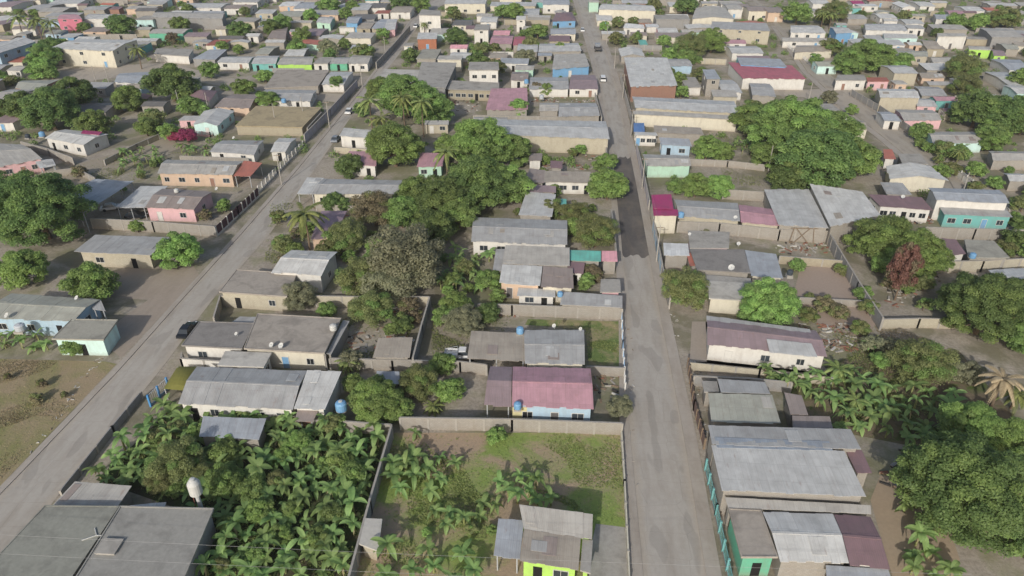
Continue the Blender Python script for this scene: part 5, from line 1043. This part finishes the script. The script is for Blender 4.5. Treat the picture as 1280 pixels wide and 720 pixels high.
YB = random.Random(77)
for x_, y_, a_, b_ in ((577, 447, 4, 3.5), (231, 417, 3, 4), (585, 458, 4, 3), (560, 440, 3, 3)):
    p_ = W(x_, y_); FOOT.append((p_.x, p_.y, a_, b_))
def yardbushes(poly, n, kinds, rmin, rmax):
    pl = [tuple(W(*p).xy) for p in poly]; xs = [p[0] for p in pl]; ys = [p[1] for p in pl]; got = 0
    for _ in range(n * 30):
        x, y = YB.uniform(min(xs), max(xs)), YB.uniform(min(ys), max(ys)); rm = YB.uniform(rmin, rmax)
        if not inpoly(x, y, pl) or not free(x, y, rm * .5) or any((x - a) ** 2 + (y - b) ** 2 < (c * .6 + rm * .7) ** 2 for a, b, c in TREES): continue
        T(0, 0, 0, YB.choice(kinds), base=(x, y, 0), rm=rm, hk=.85); got += 1
        if got >= n: return
yardbushes([(340, 250), (440, 255), (640, 380), (560, 450), (420, 440), (330, 340)], 26, ['mid', 'olive', 'dark', 'bright', 'brown'], .8, 2.0)
yardbushes([(80, 195), (300, 190), (270, 290), (60, 260)], 10, ['mid', 'olive', 'brown'], .7, 1.7)
yardbushes([(970, 290), (1180, 290), (1230, 480), (980, 470)], 16, ['olive', 'mid', 'brown', 'grey'], .8, 2.0)
yardbushes([(1110, 180), (1290, 200), (1290, 330), (1180, 330), (1180, 240)], 14, ['mid', 'olive', 'dark', 'bright'], .9, 2.2)
yardbushes([(640, 190), (760, 190), (770, 380), (640, 380)], 10, ['mid', 'olive', 'bright'], .7, 1.6)
yardbushes([(205, 518), (480, 545), (430, 720), (240, 720), (260, 650), (130, 600)], 20, ['mid', 'olive', 'bright', 'dark'], .9, 1.9)
yardbushes([(500, 545), (620, 545), (640, 720), (450, 720)], 5, ['mid', 'olive', 'bright'], .5, 1.3)
yardbushes([(0, 470), (100, 470), (60, 540), (0, 570)], 4, ['olive', 'brown'], .4, .9)
# ------------------------------------------------------------ infill of the far blocks: the same kind of houses, walls and trees
def inframe(x, y, m=20):
    p = P((x, y, 2)); return -m < p[0] < 1280 + m and -14 < p[1] < 740
def nearstreet(x, y, m):
    for Tt in (MID, LEFT, RIGHT):
        if Tt is RIGHT and y > 500: continue
        if interp(Tt, y, 1) - m < x < interp(Tt, y, 2) + m: return True
    return False
OPEN = [[tuple(W(*p).xy) for p in pl] for pl in ([(45, 108), (70, 86), (205, 76), (300, 98), (380, 113), (432, 118), (420, 130), (280, 110), (185, 94), (120, 104), (80, 115)], [(958, 110), (1012, 108), (1050, 108), (1100, 147), (1040, 138), (958, 120)],
        [(640, 116), (700, 116), (700, 146), (592, 146), (592, 118)], [(860, 72), (910, 72), (915, 98), (850, 95)], [(850, 196), (1000, 200), (1000, 236), (905, 236)], [(60, 190), (240, 170), (240, 200), (60, 240)])]
def isopen(x, y): return any(inpoly(x, y, p) for p in OPEN)
ri = random.Random(21); nh = 0
def clear(x, y, hx, hy, m=.8):
    for f in FOOT:
        if abs(x - f[0]) < f[2] + hx + m and abs(y - f[1]) < f[3] + hy + m: return False
    return not any((abs(x - a) < hx + c * .7) and (abs(y - b) < hy + c * .7) for a, b, c in TREES)
FW = ['white'] * 5 + ['cream'] * 3 + ['block'] * 5 + ['beige'] * 4 + ['tanw'] * 2 + ['grey', 'peach', 'pink', 'mint', 'skyblue', 'teal', 'tealwhite', 'brick']
FR_ = ['zinc'] * 4 + ['greyzinc'] * 4 + ['pale'] * 3 + ['old'] * 5 + ['tan'] * 2 + ['brown'] * 2 + ['slab', 'warmslab', 'paleslab', 'bluegrey', 'mauve', 'maroon', 'dark', 'greenish', 'terra', 'rose']
ys = 186.0
while ys < 432:
    x = -300.0
    while x < 330:
        wd, dp = ri.uniform(7, 15), ri.uniform(6, 10); cx, cy = x + wd / 2, ys + ri.uniform(-1.5, 1.5) + dp / 2
        x += wd + ri.uniform(.3, 2.0)
        if not inframe(cx, cy) or nearstreet(cx, cy, wd / 2 + 1.5) or isopen(cx, cy): continue
        ok = clear(cx, cy, wd / 2, dp / 2)
        if not ok:
            for wd2, dp2 in ((wd * .7, dp * .7), (wd * .5, dp * .6)):
                if clear(cx, cy, wd2 / 2, dp2 / 2, .4): wd, dp, ok = wd2, dp2, True; break
        if not ok: continue
        u = ri.random()
        if u < .68 and nh < 175:
            a = ri.uniform(-.06, .06); c_, s_ = math.cos(a), math.sin(a)
            q = [(cx + ux * c_ * wd / 2 - uy * s_ * dp / 2, cy + ux * s_ * wd / 2 + uy * c_ * dp / 2) for ux, uy in ((-1, 1), (1, 1), (1, -1), (-1, -1))]
            rf = ri.choice(FR_); H(None, ((0, 0),) * 4, ri.choice([2.3, 2.5, 2.6, 2.8]), 'flat' if rf in SLAB else ri.choice(['gx', 'gx', 'sn', 'gy']), rf, ri.choice(FW), base=q, rise=.5, oh=.25, win=ri.choice([0, 0, 1, 2]), cat='shed' if wd < 7.2 or dp < 5.2 else 'house'); nh += 1
        elif u < .97 and len(TREES) < 350:
            rm = ri.uniform(2.2, 4.6); T(0, 0, 0, ri.choice(['mid', 'dark', 'olive', 'mid', 'bright', 'olive']), base=(cx, cy, 0), rm=rm, hk=.8)
            if wd > 9: T(0, 0, 0, ri.choice(['mid', 'olive', 'brown']), base=(cx + ri.uniform(3, 5), cy + ri.uniform(-2, 2), 0), rm=ri.uniform(1.4, 2.8))
    ys += 9.3
# bushes and yard walls between the houses
for k in range(1500):
    x, y = ri.uniform(-260, 280), ri.uniform(150, 425)
    if not inframe(x, y) or nearstreet(x, y, 2.5) or isopen(x, y) or not clear(x, y, 1.2, 1.2, .2): continue
    if k % 3 == 0 and len(TREES) < 400: T(0, 0, 0, ri.choice(['mid', 'dark', 'olive', 'bright', 'brown']), base=(x, y, 0), rm=ri.uniform(1.2, 3.0))
nw_ = 0
for k in range(400):
    if nw_ >= 70: break
    x, y = ri.uniform(-230, 260), ri.uniform(180, 400); L = ri.uniform(8, 22)
    if not inframe(x, y, 0) or nearstreet(x + L / 2, y, L / 2 + 1) or isopen(x, y) or isopen(x + L, y): continue
    if not all(clear(x + L * t, y, .3, .3, .2) for t in (0, .25, .5, .75, 1)): continue
    BW('*' + ri.choice(['plain block yard wall', 'weathered yard wall', 'stained back yard wall']), None, ri.uniform(1.6, 2.2), ri.choice(['block', 'beige', 'grey', 'tanw', 'block', 'white']), base=[Vector((x, y, 0)), Vector((x + L, y + ri.uniform(-.6, .6), 0))], coping=False); nw_ += 1
    FOOT.append((x + L / 2, y, L / 2, .2))

# ------------------------------------------------------------ tanks, dishes, poles
def tank(px, py, z, r, h, mat, label, legs=0.0, cat='water tank', below=None):
    p = W(px, py, z + legs); root = empty('water_tank', (p.x, p.y, z)); tag(root, label, cat)
    m = MB(); m.lathe((0, 0, legs), [(r * .94, 0), (r, h * .06), (r, h * .35), (r * 1.03, h * .38), (r, h * .41), (r, h * .72), (r * .8, h * .86), (r * .34, h * .93)], 16); m.build('tank', mat, root)
    m = MB(); m.lathe((0, 0, legs + h * .93), [(r * .36, 0), (r * .36, h * .05), (r * .1, h * .08)], 12); m.build('lid', mat, root)
    if legs > .6:
        m = MB(); m.lathe((0, 0, 0), [(r * .4, 0), (r * .34, legs * .95)], 10); m.lathe((0, 0, legs - .12), [(r * 1.0, 0), (r * 1.0, .115)], 12); m.build('stand', CONC if mat is BLUEP else WHITEP, root)
    elif legs: m = MB(); m.box(-r, r, -r, r, .01, legs - .005); m.build('base', CONC, root)
    return root
tw = W(252, 650, 0); 
def at_row(px, py, Y):
    lo, hi = 0.0, 30.0
    for _ in range(40):
        z = (lo + hi) / 2
        if W(px, py, z).y > Y: lo = z
        else: hi = z
    return W(px, py, (lo + hi) / 2)
b_ = W(268, 637, 3.35); q_ = at_row(246, 618, b_.y + 1.6)
root = empty('water_tower', (q_.x, q_.y, 0)); tag(root, 'white elevated water tower tank standing behind the big flat concrete roof', 'water tower')
m = MB(); m.lathe((0, 0, q_.z), [(.4, 0), (.62, .15), (.7, .25), (.7, 1.75), (.5, 2.1), (.2, 2.3)], 18); m.build('tank', WHITEP, root)
m = MB(); m.lathe((0, 0, q_.z + 2.3), [(.3, 0), (.3, .1), (.08, .16)], 10); m.build('lid', WHITEP, root)
m = MB(); m.tube([(0, 0, 0), (0, 0, q_.z)], .24, 10); m.build('column', WHITEP, root)
m = MB(); m.tube([(-.55, -.2, 0), (-.4, -.15, q_.z + .1)], .05, 6); m.build('pipe', plain('rust pipe', '7d5348', .7), root)
def gtank(px, py, r, h, mat, label, legs, foot):
    """a tank on a tall stand whose foot is on the ground at frame point foot"""
    g = W(*foot); q = at_row(px, py, g.y); root = empty('water_tank', (q.x, q.y, 0)); tag(root, label, 'water tank')
    m = MB(); m.lathe((0, 0, q.z), [(r * .94, 0), (r, .06), (r, h * .7), (r * .8, h * .84), (r * .3, h * .93)], 16); m.build('tank', mat, root)
    m = MB(); m.lathe((0, 0, q.z + h * .93), [(r * .36, 0), (r * .36, .08), (.05, .12)], 12); m.build('lid', WHITEP, root)
    m = MB(); m.lathe((0, 0, 0), [(.2, 0), (.17, q.z - .12)], 10); m.lathe((0, 0, q.z - .12), [(r, 0), (r, .115)], 12); m.build('stand', CONC, root)
gtank(427, 512, .75, 1.5, BLUEP, 'blue elevated tank on a pale column beside the long grey house', 3, (430, 528))
tank(417, 412, 3.4, .55, 1.0, WHITEP, 'white tank on the wide flat roof beside the tilted lean-to')
tank(650, 416, 3.0, .55, 1.1, BLUEP, 'blue tank between the beige carport roof and the rust-stained roof', .1)
tank(647, 510, 2.8, .5, 1.0, BLUEP, 'blue tank at the yellow corner of the mauve house', .3)
tank(851, 271, 3.0, .6, 1.1, BLUEP, 'blue tank beside the magenta roof', .2); tank(1215, 322, 3.0, .55, 1.0, BLUEP, 'blue tank beside the greenish slab roof right of the maroon hut', .1)
tank(700, 370, 2.6, .45, .9, BLUEP, 'small blue tank beside the white walled back room', .2); tank(26, 412, 2.3, .75, 1.1, plain('grey tank', 'a9adb0', .5), 'grey tank behind the banana plants at the left edge', .4)
tank(221, 240, 3.6, .5, .8, WHITEP, 'white tank on the reddish-brown roof of the pink house'); tank(53, 170, 3.0, .7, 1.2, BLUEP, 'blue tank left of the white house with the magenta sheet', .3)
tank(35, 172, 2.0, .6, 1.0, plain('dark plastic', '3c4248', .6), 'dark tank left of the blue tank at the upper left', .3); tank(355, 128, 2.5, .7, 1.2, BLUEP, 'blue tank in the yard of the roofless compound', .2)
tank(658, 104, 3.0, .7, 1.3, BLUEP, 'blue tank at the corner of the red shed roof', .3); tank(677, 123, 1.0, .7, 1.2, plain('grey tank', 'a9adb0', .5), 'grey tank under the bright tree near the mauve roof', .2)
tank(987, 343, 3.2, .5, .9, plain('dark plastic', '3c4248', .6), 'dark tank on a thin white stand beside the pale tin end house', .6)
def dish(px, py, z, r, label, az=-.6):
    p = W(px, py, z); root = empty('satellite_dish', (p.x, p.y, z)); root.rotation_euler.z = az; tag(root, label if label[0] != '*' else ulabel(label[1:], px, py), 'satellite dish')
    m = MB(); m.tube([(0, 0, 0), (0, 0, .55)], .03, 6); m.build('mast', METALP, root)
    prof = [(0.01, 0), (r * .4, r * .04), (r * .75, r * .14), (r, r * .25)]
    m = MB(); m.lathe((0, 0, 0), prof, 18); m.f.pop(); m.uv.pop(); m.mi.pop(); d = m.build('reflector', WHITEP, root); d.location = (0, -.1, .6); d.rotation_euler.x = math.radians(42)
    m = MB(); m.tube([(0, -.1, .62), (0, -.1 - r * .7, .75 + r * .5)], .02, 5); m.build('arm', METALP, root)
for a in ((341, 435, 3.3, .5, 'left one of two dishes on the wide flat roof by the black car house'), (353, 436, 3.3, .55, 'right one of two dishes on the wide flat roof by the black car house'), (297, 421, 3.1, .35, 'small dish in the middle of the brownish slab roof'), (98, 376, 3.2, .5, 'dish on the pale green-grey roof at the left edge'), (11, 398, 3.2, .55, 'dish at the near corner of the pale green-grey roof'),
          (693, 411, 3.2, .4, 'small dish at the far edge of the rust-stained roof'), (726, 415, 3.2, .35, 'small dish at the right corner of the rust-stained roof'), (914, 338, 3.2, .7, 'large white dish on the flat brown-grey roof'), (919, 275, 3.1, .5, 'white dish on the long low roof with the pink end'), (923, 308, 3.1, .45, 'dish at the corner between the grey slab room and pale roof'), (862, 296, 3.1, .4, 'small dish on the grey slab room'),
          (272, 239, 3.1, .5, 'dish on a mast at the right corner of the pink house'), (1128, 249, 3.3, .5, 'dish on the low maroon-brown roof'), (1252, 178, 3.0, .5, '*white dish'), (293, 175, 3.2, .5, '*white dish')): dish(a[0], a[1], a[2], a[3] * .8, a[4])
def pole(x, y, h, label, arm=True, wood=False):
    root = empty('utility_pole', (x, y, 0)); tag(root, label if label[0] != '*' else ulabel(label[1:], *P((x, y, h * .5))), 'utility pole')
    m = MB(); m.tube([(0, 0, 0), (0, 0, h)], [.15, .09], 8); m.build('shaft', WOOD if wood else CONC, root)
    if arm:
        m = MB(); m.bar((-.7, 0, h - .35), (.7, 0, h - .35), .1); m.build('crossarm', WOOD, root)
        for dx in (-.6, 0, .6): m = MB(); m.lathe((dx, 0, h - .3), [(.05, 0), (.07, .05), (.05, .16)], 8); m.build('insulator', WHITEP, root)
    return (x, y, h - .2)
def wire(a, b, sag, label, r=.014):
    a = Vector(a); b = Vector(b); m = MB(); n = 14
    m.tube([(a.lerp(b, i / n) + Vector((0, 0, -4 * sag * (i / n) * (1 - i / n)))) for i in range(n + 1)], r, 4)
    o = m.build('overhead_wire', GALV); tag(o, label, 'wire')
y1, y2 = W(400, 688, 7.6).y, W(400, 712, 7.4).y
for k, (yy, zz) in enumerate(((y1, 7.6), (y2, 7.4))):
    wire((-72, yy, zz + .6), (40, yy, zz + .6), .6, ['upper one of two thin wires crossing above the plantation at the bottom', 'lower one of two thin wires crossing above the plantation at the bottom'][k], .011)
PL = []
for y in (118, 152, 187, 222, 258, 295): PL.append(pole(interp(MID, y, 2) - .5, y, 7.5, '*concrete utility pole'))
for a, b in zip(PL, PL[1:]): wire(a, b, .7, ulabel('sagging overhead wire', *P(((a[0] + b[0]) / 2, (a[1] + b[1]) / 2, 7))))
PL = []
for y in (150, 190, 230, 270): PL.append(pole(interp(LEFT, y, 1) + .4, y, 7.5, '*concrete utility pole'))
for a, b in zip(PL, PL[1:]): wire(a, b, .7, ulabel('sagging overhead wire', *P(((a[0] + b[0]) / 2, (a[1] + b[1]) / 2, 7))))
for (x, y) in ((122, 108), (137, 106), (226, 140), (262, 144), (345, 158), (380, 150), (1010, 130), (1200, 250), (960, 215)):
    p = W(x, y); pole(p.x, p.y, 6.5, '*thin utility pole', False)

# ------------------------------------------------------------ vehicles
def car(px, py, rz, paint, label, kind='car', pt=None):
    p = pt or W(px, py); root = empty(kind.replace(' ', '_'), (p.x, p.y, 0), rz); tag(root, label, kind)
    L = {'car': 4.3, 'pickup truck': 5.0, 'van': 4.6, 'truck': 7.0}[kind]; wd = 1.75 if kind != 'truck' else 2.3
    def loft(prof, w0, w1, name, mat, par=root, inset=0):
        """prof: (x, z) outline; lower points full width, upper ones narrower"""
        zm = max(z for x, z in prof); zn = min(z for x, z in prof); m = MB()
        def ww(z): return (w0 + (w1 - w0) * ((z - zn) / (zm - zn))) / 2
        Lf = [(x, -ww(z), z) for x, z in prof]; Rt = [(x, ww(z), z) for x, z in prof]; n = len(prof)
        for i in range(n):
            j = (i + 1) % n; m.face([Lf[i], Lf[j], Rt[j], Rt[i]])
        m.face(Lf[::-1]); m.face(Rt)
        o = m.build(name, mat, par); return o
    h = L / 2
    if kind == 'car':
        loft([(-h, .35), (-h + .05, .78), (-h + .9, .92), (h - 1.15, .9), (h - .1, .72), (h, .38)], wd, wd * .94, 'body', paint)
        loft([(-h + .55, .9), (-h + 1.05, 1.36), (.35, 1.42), (1.0, .9)], wd * .9, wd * .72, 'windows', glass())
        loft([(-h + 1.06, 1.37), (-h + 1.2, 1.42), (.2, 1.46), (.34, 1.43)], wd * .74, wd * .68, 'roof', paint)
    elif kind == 'pickup truck':
        loft([(h - 2.9, .4), (h - 2.9, .98), (h - 1.3, .98), (h - .1, .86), (h, .42)], wd, wd * .95, 'body', paint)
        loft([(h - 2.88, .97), (h - 2.8, 1.5), (h - 1.75, 1.54), (h - 1.25, .97)], wd * .92, wd * .74, 'windows', glass())
        loft([(h - 2.86, 1.5), (h - 2.75, 1.58), (h - 1.85, 1.6), (h - 1.76, 1.55)], wd * .78, wd * .72, 'roof', paint)
        m = MB(); m.box(-h, h - 2.95, -wd / 2, wd / 2, .55, .62); m.box(-h, h - 2.95, -wd / 2, -wd / 2 + .06, .62, 1.05); m.box(-h, h - 2.95, wd / 2 - .06, wd / 2, .62, 1.05); m.box(-h, -h + .06, -wd / 2 + .06, wd / 2 - .06, .62, 1.05); m.box(h - 3.01, h - 2.95, -wd / 2 + .06, wd / 2 - .06, .62, 1.3); m.build('bed', paint, root)
        m = MB(); m.bar((-h + .1, -wd / 2 + .1, 1.05), (h - 3.1, -wd / 2 + .1, 1.55), .06); m.bar((-h + .1, wd / 2 - .1, 1.05), (h - 3.1, wd / 2 - .1, 1.55), .06); m.bar((h - 3.1, -wd / 2 + .1, 1.55), (h - 3.1, wd / 2 - .1, 1.55), .06); m.build('rack', METALP, root)
    elif kind == 'van':
        loft([(-h, .4), (-h + .03, 1.05), (h - .5, 1.02), (h, .85), (h, .4)], wd, wd * .96, 'body', paint)
        loft([(-h + .05, 1.04), (-h + .12, 1.62), (h - 1.3, 1.64), (h - .55, 1.03)], wd * .95, wd * .84, 'windows', glass()); loft([(-h + .1, 1.63), (-h + .3, 1.74), (h - 1.4, 1.74), (h - 1.2, 1.64)], wd * .86, wd * .78, 'roof', paint)
    else:
        loft([(h - 1.8, .5), (h - 1.8, 2.2), (h - .6, 2.2), (h - .1, 1.4), (h, .5)], wd * .95, wd * .85, 'cab', paint)
        m = MB(); m.box(-h, h - 1.95, -wd / 2, wd / 2, .9, 1.05); m.box(-h, h - 1.95, -wd / 2, -wd / 2 + .07, 1.05, 1.6); m.box(-h, h - 1.95, wd / 2 - .07, wd / 2, 1.05, 1.6); m.box(-h, -h + .07, -wd / 2 + .07, wd / 2 - .07, 1.05, 1.6); m.build('bed', plain('dark truck bed', '4c4a48', .8), root)
    r = .33 if kind != 'truck' else .48
    for sx in (-h + .85, h - .85):
        for sy in (-wd / 2 + .05, wd / 2 - .05):
            m = MB(); a = .11
            ring = [(sx + r * math.cos(t * math.pi / 7), r + r * math.sin(t * math.pi / 7)) for t in range(14)]
            m.face([(x, sy - a, z) for x, z in ring]); m.face([(x, sy + a, z) for x, z in ring[::-1]])
            for i in range(14): j = (i + 1) % 14; m.face([(ring[i][0], sy - a, ring[i][1]), (ring[i][0], sy + a, ring[i][1]), (ring[j][0], sy + a, ring[j][1]), (ring[j][0], sy - a, ring[j][1])])
            m.build('wheel', RUBBER, root)
    for sy in (-wd / 2 + .32, wd / 2 - .32):
        z = .68 if kind != 'truck' else .8; m = MB(); m.box(h - .06, h + .01, sy - .14, sy + .14, z - .08, z + .07); m.build('headlight', plain('headlight glass', 'c9ced0', .2), root)
    return root
PW = plain('white car paint', 'd0d0cd', .3); PB = plain('black car paint', '22252a', .25); PG = plain('grey car paint', '7b8086', .35); PBl = plain('blue car paint', '44607c', .35)
car(577, 447, 0.0, PW, 'old white pickup parked at the end of the striped beige carport', 'pickup truck')
car(235, 416, math.pi / 2 + .0, PB, 'black car parked on the left road against the wide flat roofed house'); car(437, 141, math.pi / 2, PW, 'white car driving on the left road near the corner palms')
car(728, 39, math.pi / 2, PW, 'small white car far up the central street'); car(747, 63, math.pi / 2, PG, 'dark flatbed truck on the right half of the central street', 'truck'); car(753.5, 101, math.pi / 2, PW, 'white van at the left pavement of the central street', 'van')
car(171, 272, .1, PB, 'dark car parked under the pale carport of the pink house'); car(420, 176, math.pi / 2, PG, 'dark grey car at the edge of the left road beside the small white house')
car(140, 262, .4, PW, 'white car parked inside the open barn left of the pink house'); car(1002, 62, math.pi / 2, PBl, 'dark blue car on the right road near the white fence row')
car(520, 34, math.pi / 2, PW, 'pale car parked below the tall white corner building')

# ------------------------------------------------------------ small things of the yards
rt = empty('timber_trestle', tuple(W(1002, 304))); tag(rt, 'crossed timber trestle standing in the lot in front of the pale twin sheds', 'trestle')
for i, (x0, x1) in enumerate(((-1.6, 1.2), (1.2, -1.6), (-2.4, -1.9), (2.2, 1.8))): m = MB(); m.bar((x0, 0, 0), (x1, .3, 3.2), .12); m.build('leg', WOOD, rt)
m = MB(); m.bar((-2.6, .2, 3.1), (2.6, .2, 3.1), .12); m.build('top_beam', WOOD, rt)
p = W(229, 474, 1.2)
def dome(name, q, h, mat, label, cat):
    c = sum((W(x, y, h) for x, y in q), Vector()) / 4; root = empty(name, (c.x, c.y, 0)); tag(root, label, cat); P4 = [W(x, y, h) - c + Vector((0, 0, h)) for x, y in q]; m = MB(); n = 8
    def g(i, j):
        s, t = i / n, j / n; v = P4[0].lerp(P4[1], s).lerp(P4[3].lerp(P4[2], s), t); v = v.copy(); v.z = h + .75 * math.sin(math.pi * s) ** .7 * math.sin(math.pi * t) ** .7; return v
    for i in range(n):
        for j in range(n): m.face([g(i, j + 1), g(i + 1, j + 1), g(i + 1, j), g(i, j)])
    m.build('cover', mat, root)
    for v in P4: mm = MB(); mm.box(v.x * .93 - .06, v.x * .93 + .06, v.y * .93 - .06, v.y * .93 + .06, 0, h + .05); mm.build('post', METALP, root)
dome('canopy', [(222, 458), (251, 458), (238, 489), (204, 486)], 2.0, plain('olive canvas', '6e6c35', .8), 'bulging olive green canvas canopy beside the blue gate', 'canopy')
p = W(120, 668, 3.5)
root = empty('antenna', (p.x, p.y, 3.29)); tag(root, 'white metal antenna lying on the left half of the big flat roof', 'antenna')
for a, b in (((0, 0, .06), (3.0, 0, .06)), ((0, 0, .06), (-.7, .9, .06)), ((0, 0, .06), (-1.2, -.7, .06))): m = MB(); m.bar(a, b, .09); m.build('bar', WHITEP, root)
p = W(137, 684, 3.6)
root = empty('roof_hatch', (p.x, p.y, 3.28)); tag(root, 'low concrete hatch box on the big flat roof near its level change', 'hatch')
m = MB(); m.box(-1.0, 1.0, -.9, .9, 0, .45); m.build('box', slab('slab'), root); m = MB(); m.box(-1.06, 1.06, -.96, .96, .452, .52); m.build('lid', slab('slab'), root)
for (x, y, nme) in ((330, 470, 0), (408, 462, 1)):
    p = W(x if nme else 408, y, 0)
for i, x in enumerate((406, 409)):
    p = W(x, 462, 0); root = empty('concrete_post', (p.x, p.y, 0)); tag(root, ['left one of two concrete posts between the wide house and the bushes', 'right one of two concrete posts between the wide house and the bushes'][i], 'post'); m = MB(); m.box(-.12, .12, -.12, .12, 0, 2.6); m.build('shaft', CONC, root); m = MB(); m.box(-.16, .16, -.16, .16, 2.602, 2.68); m.build('cap', CONC, root)
# rubble and junk, uncountable, one object per kind
def rubble(name, polys, n, mats, size, label, seed):
    rr = random.Random(seed); m = MB()
    for pl, k in polys:
        pl = [tuple(W(*p).xy) for p in pl]; xs = [p[0] for p in pl]; ys = [p[1] for p in pl]; got = 0; tr = 0
        cl = [(rr.uniform(min(xs), max(xs)), rr.uniform(min(ys), max(ys))) for _ in range(24)]
        while got < n * k and tr < n * 30:
            tr += 1; c = rr.choice(cl); x, y = c[0] + rr.gauss(0, 1.2), c[1] + rr.gauss(0, 1.2)
            if not inpoly(x, y, pl) or not free(x, y, .1): continue
            a = rr.uniform(0, 3.14); l, w_, h = rr.uniform(.3, 1.6) * size, rr.uniform(.15, .5) * size, rr.uniform(.05, .35) * size; ca, sa = math.cos(a), math.sin(a)
            m.prism([(x + u * ca * l / 2 - v * sa * w_ / 2, y + u * sa * l / 2 + v * ca * w_ / 2) for u, v in ((-1, -1), (1, -1), (1, 1), (-1, 1))], 0, [h, h * rr.uniform(.5, 1), h, h * rr.uniform(.5, 1)], rr.randrange(len(mats))); got += 1
    o = m.build(name, mats); o['kind'] = 'stuff'; o['label'] = label; return o
JUNK = [CONC, WOOD, plain('rusty scrap', '7a5546', .9), plain('pale scrap', 'b5b2aa', .7), plain('dark scrap', '3c3936', .9), CONC, WOOD, plain('brick scrap', '86604f', .9)]
rubble('yard_rubble', [([(975, 400), (1060, 405), (1080, 440), (990, 440)], 1.0), ([(960, 295), (1030, 292), (1060, 322), (975, 318)], .8), ([(655, 190), (750, 192), (750, 212), (655, 212)], 1.2), ([(425, 400), (530, 375), (515, 440), (440, 440)], .8), ([(1085, 600), (1130, 560), (1180, 600), (1150, 620)], .4), ([(1100, 300), (1170, 300), (1180, 390), (1110, 395)], .6),
    ([(1085, 262), (1165, 266), (1165, 280), (1090, 276)], .8), ([(590, 385), (640, 385), (650, 398), (600, 398)], .3), ([(740, 462), (776, 462), (776, 500), (745, 505)], .3), ([(380, 250), (440, 255), (420, 330), (340, 330)], .3), ([(560, 118), (600, 118), (600, 140), (560, 140)], .6), ([(640, 118), (745, 118), (745, 128), (660, 128)], .7)], 120, JUNK, .8, 'scattered rubble, planks and scrap in the yards', 4)
rubble('street_dirt', [([(862, 450), (872, 450), (905, 560), (885, 560)], 1.0), ([(780, 400), (790, 400), (800, 720), (788, 720)], .8), ([(812, 300), (826, 300), (850, 420), (838, 420)], .8), ([(130, 430), (150, 420), (60, 545), (20, 590)], .8)], 60, [CONC, plain('dry clod', '7d6f5c', .95), plain('pale scrap', 'b5b2aa', .7)], .35, 'clods and grit along the street edges', 5)

# far scrub: the greenery between the far houses that nobody could count
rng = np.random.default_rng(9); cl = []
for k in range(5000):
    x, y = rng.uniform(-300, 320), rng.uniform(150, 430)
    if not inframe(x, y) or nearstreet(x, y, 1.5) or isopen(x, y) or not clear(x, y, .8, .8, .1): continue
    cl.append((x, y, rng.uniform(.6, 1.7)))
C = []
for x, y, r_ in cl[:1500]:
    n = int(50 * r_); D = rng.normal(0, 1, (n, 3)); D /= np.linalg.norm(D, axis=1)[:, None]; D[:, 2] = abs(D[:, 2]); C.append(np.array([x, y, .05]) + D * r_ * rng.uniform(.5, 1, (n, 1)) * np.array([1, 1, 1.1]))
C = np.concatenate(C); o = bpy.data.objects.new('undergrowth', quadmesh('undergrowth', leaves(C, np.tile([0, -.3, .7], (len(C), 1)), .3, rng, .5, .7), [LEAF['mid']])); COL.objects.link(o); o['kind'] = 'stuff'; o['label'] = 'low scrub and undergrowth between the distant houses'
# ------------------------------------------------------------ air
HZ = bpy.data.materials.new('haze air'); HZ.use_nodes = True; t_ = HZ.node_tree
for n_ in list(t_.nodes):
    if n_.type == 'BSDF_PRINCIPLED': t_.nodes.remove(n_)
pv = t_.nodes.new('ShaderNodeVolumePrincipled'); pv.inputs['Color'].default_value = (.86, .88, .9, 1); pv.inputs['Density'].default_value = .00014; pv.inputs['Anisotropy'].default_value = .1
t_.links.new(pv.outputs[0], t_.nodes['Material Output'].inputs['Volume'])
m = MB(); m.box(-520, 520, -20, 920, -1.2, 80); o = m.build('haze', HZ); o['kind'] = 'stuff'; o['label'] = 'faint haze over the town'
